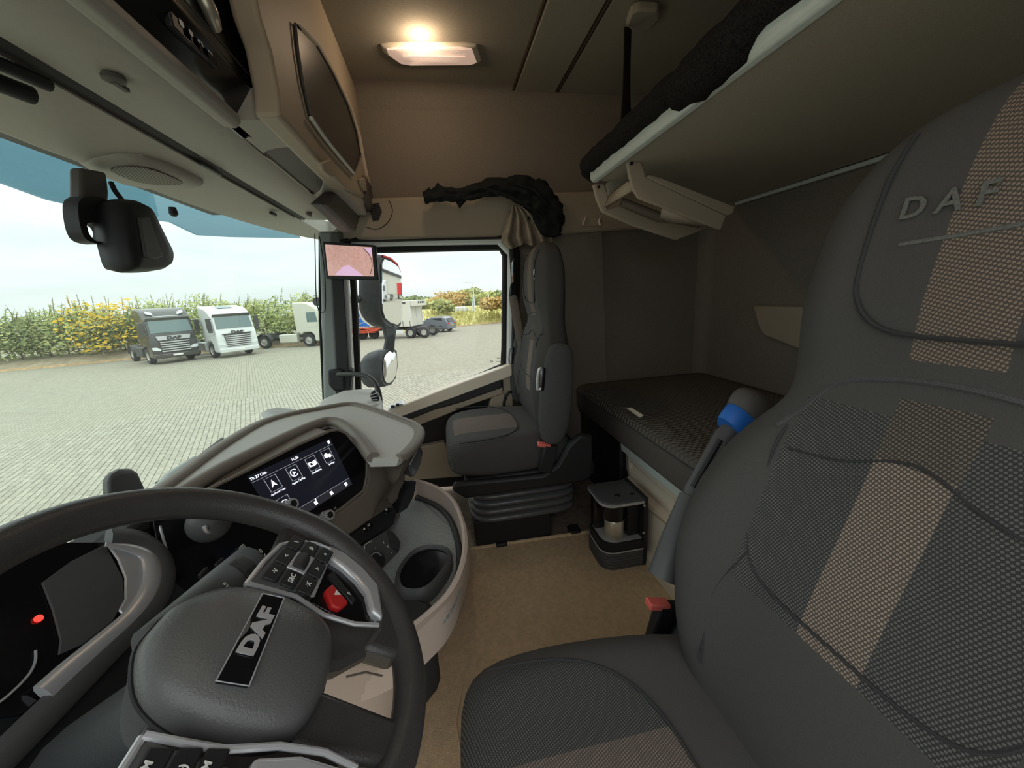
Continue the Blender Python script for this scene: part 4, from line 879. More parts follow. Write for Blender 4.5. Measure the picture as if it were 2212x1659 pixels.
# ------------------------------------------------------------------ overhead locker with the beige frame
lk = thing('overhead_locker', 'beige framed overhead locker with dark smoked door', 'locker', (1.5, 0.3, 1.48))
FR = [(540, -60), (562, 40), (585, 110), (600, 190), (606, 252), (642, 292), (690, 347), (746, 408), (800, 434), (798, 385), (788, 300), (775, 225), (748, 100), (730, 30), (715, -60)]
FY = 0.285
fo = poly(FR, y=FY)
DR = [(638, 52), (644, 110), (655, 180), (670, 246), (700, 290), (735, 335), (766, 372), (779, 336), (770, 285), (750, 225), (715, 150), (680, 90)]
di = poly(DR, y=FY)
MB().prism(fo, (0, 0.05, 0)).build('face_frame', 'beige', lk, bevel=0.010, seg=3)
dr_ = MB().prism(poly(DR, y=FY - 0.006), (0, 0.01, 0)).build('smoked_door', 'smoked', lk, bevel=0.003); sub_of(dr_)
MB().tube(poly(DR, y=FY - 0.008), 0.0035, 6, closed=True).build('door_edge', 'console_dark', dr_)
MB().tube(poly([(672, 255), (700, 296), (735, 340), (764, 374)], y=FY - 0.012), 0.005, 8).build('bright_edge', 'alu', dr_)
MB().tube(poly([(645, 58), (684, 98), (720, 160), (755, 232), (775, 295), (784, 345), (800, 425)], y=FY - 0.004), 0.010, 8, flat=0.6).build('frame_highlight_ridge', 'beige_light', lk, smooth=60)  # paler colour paints the highlight strip along the frame side
for a, b in ((695, 352), (778, 388)): MB().prism(poly([(a, b), (a + 18, b - 8), (a + 34, b + 22), (a + 22, b + 32), (a + 8, b + 20)], y=FY - 0.012), (0, 0.012, 0)).build('frame_tab', 'beige', lk, bevel=0.003)
MB().box((0.5, 0.52, 1.78), (1.25, 0.1, 0.5)).build('cabinet', 'console_dark', lk)
MB().box((1.55, 0.42, 1.77), (1.0, 0.18, 0.5)).build('carcass', 'console_dark', lk)

# ------------------------------------------------------------------ windscreen sensor, bracket and mirror pod
sb = thing('windscreen_camera', 'black camera housing on a bracket behind the windscreen', 'camera', tuple(at(220, 460, y=0.80)))
MB().prism(poly([(178, 362), (232, 372), (238, 420), (236, 440), (178, 432)], y=0.80), (0, 0.03, 0)).build('bracket', 'console_dark', sb, bevel=0.008)
ro = smooth_path(poly([(172, 432), (205, 424), (238, 440), (242, 500), (234, 524), (208, 526), (182, 512), (170, 470)], y=0.79), 3, closed=True)
rq = smooth_path(poly([(192, 486), (205, 484), (222, 492), (228, 505), (222, 516), (208, 517), (196, 505), (193, 495)], y=0.79), 3, closed=True); _c = sum(rq, Vector()) / len(rq); rq = [_c + (p_ - _c) * 1.2 for p_ in rq]
n_ = len(ro); mb = MB(); yv = Vector((0, 0.03, 0))
# align rings
k0 = min(range(n_), key=lambda k: (rq[k] - ro[0]).length); rq = rq[k0:] + rq[:k0]
mb.loft([ro, [p + yv for p in ro], [p + yv for p in rq], rq], loop=True); mb.build('loop_housing', 'black', sb, smooth=40)
pdv = thing('mirror_pod', 'rounded black sensor pod hanging in front of the windscreen', 'sensor', tuple(at(295, 510, y=0.76)))
pp = [(236, 440), (258, 430), (285, 432), (305, 447), (322, 480), (345, 525), (357, 552), (352, 578), (325, 587), (280, 589), (262, 584), (250, 550), (240, 500)]
po = smooth_path(poly(pp, y=0.76), 3, closed=True); cpo = sum(po, Vector()) / len(po)
MB().loft([[cpo + (p - cpo) * k + Vector((0, dy, 0)) for p in po] for k, dy in ((0.55, -0.035), (0.86, -0.03), (0.97, -0.012), (1.0, 0.01), (0.9, 0.04), (0.6, 0.05))]).build('pod', 'black', pdv, smooth=60)
MB().tube([at(240, 395, y=0.80), at(248, 412, y=0.79), at(268, 438, y=0.77)], 0.006, 8).build('pod_arm', 'black', pdv)
MB().prism([p + Vector((0, -0.040, 0)) for p in poly([(262, 470), (285, 468), (318, 556), (300, 562), (276, 556)], y=0.76)], (0, 0.01, 0)).build('pod_face', 'charcoal', pdv, bevel=0.004)
# ------------------------------------------------------------------ monitor on the pillar
mn = thing('camera_monitor', 'small black monitor with a pink picture on the pillar', 'monitor', tuple(at(755, 600, x=1.91)))
mq = [at(696, 521, x=1.93), at(810, 529, x=1.90), at(818, 606, x=1.90), at(704, 602, x=1.93)]
mnrm = (mq[1] - mq[0]).cross(mq[3] - mq[0]).normalized()
if mnrm.dot(CAM - mq[0]) < 0: mnrm = -mnrm
MB().prism(mq, -mnrm * 0.03).build('housing', 'black', mn, bevel=0.006, seg=3)
m, nt, M, mix, xyz, t = nodes_of('monitor_picture', rough=0.3)
n1 = nt.nodes.new('ShaderNodeTexNoise'); n1.inputs['Scale'].default_value = 90; n1.inputs['Detail'].default_value = 6; nt.links.new(t.outputs['Object'], n1.inputs['Vector'])
n2 = nt.nodes.new('ShaderNodeTexNoise'); n2.inputs['Scale'].default_value = 14; nt.links.new(t.outputs['Object'], n2.inputs['Vector'])
c = mix(n1.outputs['Fac'], (0.40, 0.17, 0.12), (0.86, 0.52, 0.45)); c = mix(M('MULTIPLY', n2.outputs['Fac'], 0.5), c, (0.92, 0.62, 0.60))
p = nt.nodes['Principled BSDF']; nt.links.new(c, p.inputs['Base Color']); nt.links.new(c, p.inputs['Emission Color']); p.inputs['Emission Strength'].default_value = 0.30
mat('monitor_lilac', (0.75, 0.5, 0.72), 0.3, emit=(0.80, 0.52, 0.76), estr=0.34)
def mo(px, py, h): return on(px, py, mq[0] + mnrm * h, mnrm)
scn = MB().prism([mo(*p, 0.001) for p in [(702, 528), (803, 534), (808, 597), (709, 595)]], mnrm * 0.001).build('picture', 'monitor_picture', mn); sub_of(scn)
MB().prism([mo(*p, 0.0022) for p in [(723, 594), (740, 577), (752, 572), (764, 580), (786, 596)]], mnrm * 0.0005).build('bonnet_shape', 'monitor_lilac', scn)
MB().tube([mo(*p, 0.003) for p in [(784, 535), (796, 548), (803, 562), (804, 575), (800, 592)]], 0.0012, 5).build('picture_line', 'black', scn)
MB().prism([mo(*p, 0.0022) for p in [(786, 535), (802, 536), (804, 558), (798, 548)]], mnrm * 0.0005).build('picture_corner', 'monitor_lilac', scn)
MB().tube([at(756, 565, x=1.93), at(745, 560, x=1.99)], 0.012, 8).build('mount', 'black', mn)
# ------------------------------------------------------------------ blind cord and grab handle
cdp = [at(680, 505, x=1.96), at(681, 560, x=1.96), at(683, 640, x=1.96), at(688, 668, x=1.96), at(697, 674, x=1.96), at(703, 664, x=1.96), at(702, 600, x=1.96), at(698, 560, x=1.96), at(690, 510, x=1.96)]
tag(MB().tube(smooth_path(cdp, 4), 0.0022, 6).build('blind_cord', 'black'), 'thin black pull cord looped down the windscreen pillar', 'cord')
gh = thing('grab_handle', 'curved black grab handle at the foot of the pillar', 'handle', tuple(at(735, 830, x=1.97)))
MB().prism(poly([(707, 800), (736, 797), (742, 806), (744, 842), (722, 846), (709, 832)], x=1.955), (0.03, 0, 0)).build('mount', 'black', gh, bevel=0.008)
MB().tube(smooth_path([at(730, 809, x=1.94), at(762, 808, x=1.90), at(790, 812, x=1.87), at(808, 824, x=1.84), at(819, 850, x=1.81), at(822, 882, x=1.80)], 5), 0.0115, 12).build('bar', 'rubber', gh, smooth=60)

# ------------------------------------------------------------------ lower bunk
mt_ = thing('mattress', 'dark quilted mattress on the lower bunk behind the seats', 'mattress', (1.2, -1.13, 0.40))
mb = MB()
def rrect(x0, x1, y0, y1, r, z, n=5):
    out = []
    for cx, cy, a0 in ((x1 - r, y1 - r, 0), (x0 + r, y1 - r, pi / 2), (x0 + r, y0 + r, pi), (x1 - r, y0 + r, 1.5 * pi)):
        for k in range(n + 1): a = a0 + pi / 2 * k / n; out.append(Vector((cx + r * cos(a), cy + r * sin(a), z)))
    return out
mb.loft([rrect(0.22, 2.085, -1.545, -0.735, 0.05, 0.405), rrect(0.21, 2.09, -1.55, -0.725, 0.05, 0.43), rrect(0.21, 2.09, -1.55, -0.725, 0.05, 0.515)])
mb.build('side_band', 'mattress', mt_, smooth=50)
mb = MB().loft([rrect(0.21, 2.09, -1.55, -0.725, 0.05, 0.515), rrect(0.215, 2.085, -1.545, -0.73, 0.05, 0.535), rrect(0.235, 2.07, -1.53, -0.748, 0.05, 0.550), rrect(0.3, 2.0, -1.48, -0.80, 0.05, 0.556)])
mb.build('quilted_top', 'quilt', mt_, smooth=60)
MB().tube(rrect(0.21, 2.09, -1.55, -0.725, 0.05, 0.517), 0.004, 6, closed=True).build('piping', 'fabric_plain', mt_)
tg = poly([(1354, 882), (1366, 880), (1391, 897), (1385, 902)], y=-0.722)
tg = [Vector((p.x, -0.7215 + 0.003 * (i % 2), p.z)) for i, p in enumerate(tg)]
MB().prism(tg, (0, 0.0015, 0)).build('care_label', 'beige_light', mt_)
bb = thing('bunk_box', 'cream moulded front of the lower bunk with pale metal rail', 'bunk base', (0.9, -0.8, 0))
rail = MB().prism([(0.2, -0.755, 0.352), (0.2, -0.750, 0.392), (0.2, -0.775, 0.400), (0.2, -0.80, 0.398), (0.2, -0.80, 0.352)], (1.345, 0, 0)).build('rail', 'alu', bb, bevel=0.003)
prof = [(-0.775, 0.352), (-0.772, 0.315), (-0.795, 0.305), (-0.775, 0.275), (-0.772, 0.245), (-0.742, 0.235), (-0.735, 0.22), (-0.730, 0.085), (-0.722, 0.055), (-0.705, 0.04), (-0.700, 0.0), (-0.86, 0.0), (-0.86, 0.352)]
MB().prism([(0.2, y, z) for y, z in prof], (1.30, 0, 0)).build('front_panel', 'beige_light', bb, bevel=0.004, smooth=30)
MB().loft([[Vector((1.50, -0.77 - 0.03 * k, 0.35)), Vector((1.545 + 0.01 * (k % 2), -0.78 - 0.03 * k, 0.34)), Vector((1.54 - 0.015 * (k % 2), -0.78 - 0.03 * k, 0.26)), Vector((1.50, -0.775 - 0.03 * k, 0.22))] for k in range(3)]).build('gathered_gaiter', 'beige_light', bb, smooth=60)
MB().tube([(1.515, -0.772, 0.35), (1.517, -0.776, 0.30), (1.507, -0.774, 0.26)], 0.004, 6).build('cord', 'dash_brown', bb)
MB().tube([at(1395, 1095, y=-0.731), at(1465, 1155, y=-0.731)], 0.003, 6).build('panel_seam', 'beige', bb)
MB().box((1.2, -1.18, 0.20), (1.85, 0.62, 0.39)).build('carcass', 'black', bb)
sd2 = thing('side_locker', 'black locker side under the bunk beside the passenger seat', 'locker', (1.83, -0.85, 0))
MB().prism([(1.56, -0.76, 0.12), (1.56, -0.755, 0.405), (2.09, -0.755, 0.405), (2.09, -0.76, 0.0), (1.70, -0.76, 0.0)], (0, -0.12, 0)).build('body', 'black', sd2, bevel=0.01)
MB().tube([(1.62, -0.752, 0.39), (1.85, -0.750, 0.395), (2.08, -0.752, 0.39)], 0.006, 6).build('edge', 'black_gloss', sd2)

# ------------------------------------------------------------------ coffee machine and mug
cm = thing('coffee_machine', 'small black and grey coffee machine on the tan carpet', 'coffee machine', (1.30, -0.61, 0.008))
def cring(z, k=0.0, y0=-0.69):
    x0, x1, y1, r = 1.215 + k, 1.385 - k, -0.525 - k, 0.05
    out = []
    for cx, cy, a0 in ((x1 - 0.02, y1 - 0.02, 0), (x0 + r, y1 - r, pi / 2)):
        rr_ = 0.02 if a0 == 0 else r
        for q in range(7): a = a0 + pi / 2 * q / 6; out.append(Vector((cx + rr_ * cos(a), cy + rr_ * sin(a), z)))
    return out + [Vector((x0, y0, z)), Vector((x1, y0, z))]
rg = []
for k in range(13): rg.append(cring(0.008 + 0.072 * k / 12, 0.002 if k % 2 else 0.0))
MB().loft(rg).build('base', 'charcoal', cm, smooth=30)
MB().tube(cring(0.083)[:-1], 0.0028, 6).build('base_line', 'silver', cm)
MB().loft([cring(0.084, 0.003), cring(0.118, 0.003), cring(0.120, 0.006)]).build('deck', 'black', cm, smooth=30)
MB().loft([cring(0.1205, 0.012), cring(0.1225, 0.012)]).build('drip_plate', 'silver', cm, smooth=30)
MB().box((1.30, -0.697, 0.155), (0.175, 0.016, 0.295)).build('back_plate', 'black', cm, bevel=0.003)
for z in (0.272, 0.155): MB().lathe([(0, 0), (0.005, 0), (0.004, 0.003), (0, 0.003)], (1.2125, -0.688, z), (-1, 0, 0), 12).build('screw', 'chrome', cm)
MB().loft([cring(0.278), cring(0.284, -0.002), cring(0.290, -0.002)]).build('lid_edge', 'silver', cm, smooth=30)
lid = MB().loft([cring(0.290, -0.001), cring(0.296, 0.003), cring(0.297, 0.008)]).build('lid', 'charcoal', cm, smooth=30); sub_of(lid)
MB().lathe([(0, 0), (0.012, 0), (0.011, 0.002), (0, 0.002)], (1.268, -0.605, 0.297), (0, 0, 1), 18).build('emblem', 'black', lid)
MB().box((1.262, -0.665, 0.298), (0.012, 0.016, 0.002)).build('key', 'black', lid)
MB().lathe([(0.0, 0.205), (0.043, 0.205), (0.046, 0.215), (0.046, 0.278), (0.0, 0.278)], (1.272, -0.592, 0), (0, 0, 1), 28).build('brew_head', 'black_gloss', cm, smooth=50)
MB().box((1.315, -0.665, 0.20), (0.13, 0.05, 0.155)).build('rear_column', 'black', cm, bevel=0.006)
MB().loft([[Vector((x, y, z)) for x, y in ((1.325, -0.535), (1.375, -0.535), (1.375, -0.60), (1.325, -0.60))] for z in (0.123, 0.277)]).build('water_tank', 'tank_glass', cm, bevel=0.008)
mg = thing('steel_mug', 'brushed steel mug standing in the coffee machine', 'mug', (1.268, -0.592, 0.123))
MB().lathe([(0.0, 0.1235), (0.034, 0.1235), (0.038, 0.128), (0.038, 0.20), (0.036, 0.203), (0.034, 0.20), (0.034, 0.13), (0, 0.13)], (1.268, -0.592, 0), (0, 0, 1), 32).build('cup', 'steel', mg, smooth=50)
MB().tube(smooth_path([Vector((1.262, -0.628, 0.19)), Vector((1.262, -0.65, 0.188)), Vector((1.262, -0.657, 0.165)), Vector((1.262, -0.648, 0.142)), Vector((1.262, -0.628, 0.137))], 4), 0.005, 8).build('handle', 'black', mg, smooth=60)

# ------------------------------------------------------------------ upper bunk
ub = thing('upper_bunk', 'grey underside of the folded down upper bunk with metal front rail', 'bunk', (1.0, -1.05, 1.47))
und = [(-0.2, -0.61), (1.47, -0.61), (1.52, -0.70), (1.90, -1.45), (1.88, -1.53), (-0.2, -1.53)]
MB().prism([(x, y, 1.472) for x, y in und], (0, 0, 0.035)).build('board', 'bunk_board', ub, bevel=0.01)
MB().prism([(-0.2, -0.615, 1.466), (-0.2, -0.598, 1.468), (-0.2, -0.590, 1.478), (-0.2, -0.590, 1.505), (-0.2, -0.615, 1.510)], (1.68, 0, 0)).build('front_rail', 'alu', ub, bevel=0.003)
MB().tube([(-0.2, -1.53, 1.462), (1.30, -1.53, 1.462), (1.87, -1.53, 1.466)], 0.009, 8).build('rear_rail', 'alu', ub)
MB().box((0.6, -1.08, 1.56), (1.9, 0.86, 0.10)).build('upper_mattress', 'mattress', ub, bevel=0.03)
nr = thing('safety_net', 'rolled black safety net along the upper bunk edge', 'net', (1.0, -0.60, 1.53))
rnd = random.Random(3)
pth = []; rr = []
for k in range(60):
    x = -0.2 + 1.73 * k / 59; sag = 0.014 if 0.95 < x else 0.0
    bulge = 0.012 if 0.72 < x < 0.92 else 0.0
    pth.append(Vector((x, -0.592 + bulge * 0.4 + rnd.uniform(-.003, .003), 1.532 - bulge * 1.6 + rnd.uniform(-.003, .003)))); rr.append((0.034 + rnd.uniform(-.004, .004) + bulge) * (0.55 if k in (0, 59) else 1))
MB().tube(pth, rr, 14).build('roll', 'net', nr, smooth=70)
MB().tube([(1.475, -0.60, 1.545), (1.53, -0.61, 1.52), (1.54, -0.63, 1.49)], [0.03, 0.035, 0.012], 12).build('end_pouch', 'net', nr, smooth=70)
sp3 = thing('bunk_strap', 'black webbing strap from the roof to the upper bunk', 'strap', (1.5, -0.75, 1.50))
s0 = at(1356, 62, x=1.51); s1 = at(1353, 200, x=1.5); s2 = at(1352, 300, x=1.47)
MB().tube([s0, s0.lerp(s1, 0.5), s1, s2, s2 + Vector((-0.01, 0, -0.09))], [0.018, 0.017, 0.019, 0.032, 0.034], 10, flat=0.35, up=(0.8, 0.3, 0)).build('webbing', 'net', sp3, smooth=60)
an = at(1385, 48, z=1.99); MB().prism(poly([(1352, 58), (1362, 30), (1380, 22), (1420, 24), (1428, 40), (1405, 66), (1380, 74)], z=1.985), (0, 0, 0.03)).build('anchor_cover', 'headliner_light', sp3, bevel=0.008)
# folding support under the bunk end
br = thing('bunk_support', 'beige folding bracket hanging under the upper bunk end', 'bracket', (1.38, -0.8, 1.40))
near = [(1353, 342), (1383, 343), (1390, 358), (1396, 381), (1571, 465), (1558, 497), (1522, 484), (1430, 448), (1377, 428), (1365, 407), (1357, 371)]
MB().prism(poly(near, x=1.27), (0.012, 0, 0)).build('near_arm', 'beige', br, bevel=0.006)
MB().prism(poly([(1396, 383), (1402, 377), (1430, 384), (1589, 446), (1583, 462), (1572, 466)], x=1.27), (0.06, 0.0, 0)).build('flange', 'beige', br, bevel=0.004)
far = [(1280, 398), (1305, 395), (1317, 428), (1312, 452), (1338, 442), (1421, 478), (1511, 481), (1540, 488), (1461, 519), (1367, 488), (1300, 459), (1288, 430)]
MB().prism(poly(far, x=1.48), (0.012, 0, 0)).build('far_arm', 'beige', br, bevel=0.006)
MB().add([at(1316, 424, x=1.48), at(1359, 392, x=1.282), at(1366, 412, x=1.282), at(1308, 448, x=1.48)], [(0, 1, 2, 3)]).build('cross_link', 'beige', br, solid=0.012)
MB().add([at(1425, 474, x=1.48), at(1430, 450, x=1.282), at(1522, 484, x=1.282), at(1511, 490, x=1.48)], [(0, 1, 2, 3)]).build('end_web', 'beige', br, solid=0.010)
MB().tube([at(1343, 436, x=1.46), at(1430, 470, x=1.44)], 0.016, 10).build('roller', 'dash_brown', br)
for px, py, x in ((1364, 353, 1.268), (1293, 404, 1.478)): MB().lathe([(0, 0), (0.006, 0), (0.006, 0.003), (0, 0.003)], at(px, py, x=x), (-1, 0, 0), 12).build('screw', 'black', br)
MB().prism(poly([(1310, 396), (1352, 366), (1357, 392), (1330, 410), (1316, 424)], x=1.47), (0.02, 0, 0)).build('end_plate', 'headliner_light', br, bevel=0.003)
# coat hook
hk = thing('coat_hook', 'small beige coat hook on the panel above the sleeper', 'hook', tuple(at(1277, 480, x=2.04)))
MB().prism(poly([(1256, 474), (1266, 470), (1290, 468), (1298, 474), (1300, 488), (1256, 490)], x=2.036), (0.01, 0, 0)).build('plate', 'beige', hk, bevel=0.004)
for a in (1262, 1293): MB().tube([at(a + 4, 470, x=2.035), at(a + (1 if a > 1270 else 0), 478, x=2.01), at(a - 3 if a < 1270 else a + 4, 487, x=2.012)], 0.006, 8).build('prong', 'beige_light', hk, smooth=60)
# back wall pocket
tag(MB().loft([poly([(1634, 657), (1745, 659), (1745, 760), (1700, 742), (1660, 727), (1648, 712)], y=-1.555), [p + Vector((0, 0.03, 0)) for p in poly([(1637, 661), (1745, 663), (1745, 755), (1700, 738), (1662, 724), (1650, 708)], y=-1.555)]]).build('wall_pocket', 'beige', bevel=0.008), 'beige storage pocket low on the back wall beside the driver seat', 'pocket')

# ------------------------------------------------------------------ curtain
cu = thing('window_curtain', 'dark curtain bundled up over a beige lining above the passenger seat', 'curtain', tuple(at(1150, 470, x=1.95)))
spine = [(915, 427, 11), (932, 423, 13), (950, 418, 16), (975, 420, 13), (1000, 420, 14), (1030, 413, 15), (1065, 405, 18), (1100, 405, 22), (1135, 414, 30), (1160, 430, 37), (1178, 455, 36), (1190, 480, 29), (1200, 498, 18), (1207, 506, 6)]
sp4 = smooth_path([Vector((a, b, c)) for a, b, c in spine], 5); pts = []; rings = []
rnd = random.Random(5)
for i, s in enumerate(sp4):
    t = sp4[min(i + 1, len(sp4) - 1)] - sp4[max(i - 1, 0)]; t.z = 0; t.normalize(); nx, ny = -t.y, t.x
    rg = []
    for k in range(28):
        a = 2 * pi * k / 28
        fold = 1 + 0.15 * sin(5 * a + i * 0.16) + 0.10 * sin(9 * a - i * 0.3) + 0.10 * sin(0.9 * i + 2 * a) + 0.06 * sin(1.7 * i - 3 * a)
        wv = s.z * fold
        p = at(s.x + nx * wv * cos(a), s.y + ny * wv * cos(a), x=1.975 - 0.0022 * min(s.z, 24) * sin(a) * fold)
        rg.append(p)
    rings.append(rg)
MB().loft(rings).build('dark_bundle', 'curtain_dark', cu, smooth=80)
MB().prism(poly([(1150, 470), (1200, 468), (1208, 485), (1212, 508), (1195, 511), (1168, 506)], x=1.93), (0.05, 0, 0)).build('hanging_flap', 'curtain_dark', cu, bevel=0.008)
for tri in ([(918, 413), (926, 404), (934, 412)], [(1085, 388), (1104, 379), (1130, 388)], [(1150, 390), (1166, 384), (1180, 402)], [(930, 416), (946, 393), (958, 412)], [(966, 412), (976, 402), (984, 412)], [(984, 434), (993, 450), (1010, 430)]):
    MB().prism(poly(tri, x=1.97), (0.012, 0, 0)).build('loose_corner', 'curtain_dark', cu, bevel=0.002)
for i, (a, b) in enumerate((((1040, 405), (1170, 470)), ((1060, 412), (1195, 490)), ((1110, 398), (1180, 440)))):
    MB().tube(smooth_path([at(a[0], a[1], x=1.925), at((a[0] + b[0]) / 2 + 8, (a[1] + b[1]) / 2 - 8, x=1.912), at(b[0], b[1], x=1.925)], 6), 0.006, 8).build('fold', 'curtain_dark', cu, smooth=70)
rings = []
lin = [(444, 1104, 1126), (460, 1098, 1150), (480, 1092, 1168), (500, 1086, 1182), (515, 1080, 1192), (525, 1088, 1196), (533, 1098, 1188)]
for j, (py, a, b) in enumerate(lin):
    row = []
    for k in range(41):
        u = k / 40; px = a + (b - a) * u
        dep = 0.028 * sin(u * 4.3 * 2 * pi + j * 0.35) * (0.3 + 0.7 * j / 6)
        row.append(at(px, py + 5 * sin(u * 9 + 1) * j / 6, x=1.955 + dep))
    rings.append(row)
MB().loft(rings, cap=False, closed=False).build('lining', 'curtain_beige', cu, smooth=80, solid=0.004, sub=1)

# ------------------------------------------------------------------ dome lamp
mat('lamp_lens', (0.80, 0.70, 0.66), 0.2, bump=0.6, bscale=120, emit=(1.0, 0.66, 0.50), estr=0.22)
LO = [(822, 97), (840, 94), (1000, 93), (1030, 97), (1041, 131), (1028, 135), (880, 136), (856, 132), (828, 112)]
def dome_lamp(label, dx, power):
    D = Vector((dx, 0, 0))
    c0 = at(930, 115, z=ZC) + D
    dl = thing('dome_lamp', label, 'lamp', tuple(c0), group='dome lamps')
    lo = [at(a, b, z=ZC - 0.004) + D for a, b in LO]; cl_ = sum(lo, Vector()) / len(lo)
    MB().loft([[p + Vector((0, 0, 0.008)) for p in lo], lo, [cl_ + (p - cl_) * 0.94 + Vector((0, 0, -0.008)) for p in lo]]).build('housing', 'beige_light', dl, bevel=0.003)
    ln_ = MB().loft([[cl_ + (p - cl_) * 0.90 + Vector((0, 0, -0.007)) for p in lo], [cl_ + (p - cl_) * 0.86 + Vector((0, 0, -0.014)) for p in lo], [cl_ + (p - cl_) * 0.4 + Vector((0, 0, -0.016)) for p in lo]]).build('lens', 'lamp_lens', dl, smooth=50); sub_of(ln_)
    for k in range(2):
        p0 = at(870, 108 + 13 * k, z=ZC - 0.0225) + D; p1 = at(1005, 107 + 15 * k, z=ZC - 0.0225) + D
        MB().tube([p0, p1], 0.0012, 6).build('lens_rib', 'lens', ln_)
    for k in range(2): MB().lathe([(0.005 * sin(pi * q / 8), -0.005 * cos(pi * q / 8)) for q in range(9)], at(905 + 11 * k, 108, z=ZC - 0.022) + D, (0, 0, 1), 12).build('bulb', 'bulb', dl)
    pl = bpy.data.lights.new('dome_lamp_light', 'POINT'); pl.energy = power; pl.color = (1.0, 0.76, 0.52); pl.shadow_soft_size = 0.03
    po_ = bpy.data.objects.new('dome_lamp_light', pl); col.objects.link(po_); po_.parent = dl; po_.location = at(910, 108, z=ZC - 0.05) + D - Vector(dl['_o'])
dome_lamp('lit rectangular dome lamp in the headliner above the passenger side', 0.0, 0.9)
dome_lamp('lit dome lamp in the headliner above the driver seat', -1.42, 0.9)

# ================================================================== the yard outside
def brickmat(name):
    m, nt, M, mix, xyz, t = nodes_of(name, rough=0.9, spec=0.2)
    mp_ = nt.nodes.new('ShaderNodeMapping'); mp_.inputs['Rotation'].default_value = (0, 0, radians(-24)); nt.links.new(t.outputs['Object'], mp_.inputs['Vector'])
    b = nt.nodes.new('ShaderNodeTexBrick'); nt.links.new(mp_.outputs[0], b.inputs['Vector'])
    b.inputs['Scale'].default_value = 1.0; b.inputs['Brick Width'].default_value = 0.24; b.inputs['Row Height'].default_value = 0.12; b.inputs['Mortar Size'].default_value = 0.010
    b.inputs['Color1'].default_value = (0.35, 0.33, 0.255, 1); b.inputs['Color2'].default_value = (0.29, 0.272, 0.212, 1); b.inputs['Mortar'].default_value = (0.17, 0.155, 0.12, 1)
    n = nt.nodes.new('ShaderNodeTexNoise'); n.inputs['Scale'].default_value = 0.35; n.inputs['Detail'].default_value = 4; nt.links.new(t.outputs['Object'], n.inputs['Vector'])
    finish(nt, mix(M('MULTIPLY', n.outputs['Fac'], 0.25), b.outputs['Color'], (0.25, 0.235, 0.195)))
brickmat('yard_brick')
mat('paver_joint', (0.22, 0.20, 0.15), 1.0, noise=0.2, nscale=8)
yd = thing('yard', 'pale brick paved lorry yard outside the windows', None, (0, 0, GZ), kind='structure')
MB().box((75, -20, GZ - 0.06), (190, 260, 0.12)).build('ground', 'yard_brick', yd, smooth=0)
PAV = []
for i, c in enumerate(((0.33, 0.312, 0.25), (0.315, 0.296, 0.238), (0.345, 0.326, 0.262), (0.30, 0.282, 0.228))):
    PAV.append(mat('paver_%d' % i, c, 0.9, noise=0.12, nscale=9, spec=0.2))
ca, sa = cos(radians(24)), sin(radians(24))
def proj(p):
    v = RR.transposed() @ (Vector(p) - CAM)
    return (PCX + FPX * v.x / v.z, PCY + FPX * v.y / v.z) if v.z > 0.1 else (-9999, -9999)
cand = []
for i in range(-40, 140):
    for j in range(-200, 160):
        u = (i + (0.5 if j % 2 else 0)) * 0.24; v = j * 0.12
        x, y = u * ca - v * sa, u * sa + v * ca
        if x < 3: continue
        d = math.hypot(x, y)
        if d > 17: continue
        px, py = proj((x, y, GZ))
        vis = (-30 < px < 700 and 780 < py < 1165 and py < 1165 - 0.09 * px and not (px > 330 and py > 1075 - (px - 330) * 0.55)) or (760 < px < 1095 and 735 < py < 915 - (px - 780) * 0.36)
        if vis: cand.append((d, x, y))
cand.sort()
def paver_mesh(k):
    mb = MB(); hx, hy, h, b = 0.112, 0.053, 0.018, 0.006
    lo_ = [(-hx, -hy), (hx, -hy), (hx, hy), (-hx, hy)]
    r0 = [Vector((x, y, 0)) for x, y in lo_]; r1 = [Vector((x, y, h - b)) for x, y in lo_]; r2 = [Vector((x * (1 - b / hx), y * (1 - b / hy), h)) for x, y in lo_]
    mb.loft([r0, r1, r2], cap=False); mb.f.append((8, 9, 10, 11)); return mb
protos = []
rnd = random.Random(11)
for k in range(4):
    o = paver_mesh(k).build('paver', PAV[k], yd, smooth=0, local=True); protos.append(o)
used_p = [False] * 4
for n_, (d, x, y) in enumerate(cand[:300]):
    k = rnd.randrange(4)
    if not used_p[k]: o = protos[k]; used_p[k] = True
    else: o = protos[k].copy(); col.objects.link(o)
    o.location = (x, y, rnd.uniform(-0.002, 0.003)); o.rotation_euler = (0, 0, radians(24) + rnd.uniform(-.012, .012))
mbs = [MB() for _ in range(4)]; base_m = paver_mesh(0)
for d, x, y in cand[300:]:
    a = radians(24) + rnd.uniform(-.012, .012); c_, s_ = cos(a), sin(a); z = GZ + rnd.uniform(-0.002, 0.003)
    mbs[rnd.randrange(4)].add([(x + v.x * c_ - v.y * s_, y + v.x * s_ + v.y * c_, z + v.z) for v in base_m.v], base_m.f)
for k in range(4):
    if mbs[k].v: tag(mbs[k].build('paving', PAV[k], yd, smooth=0, keep=True), kind='stuff')
# bed the individual pavers sit in
print('pavers', len(cand))
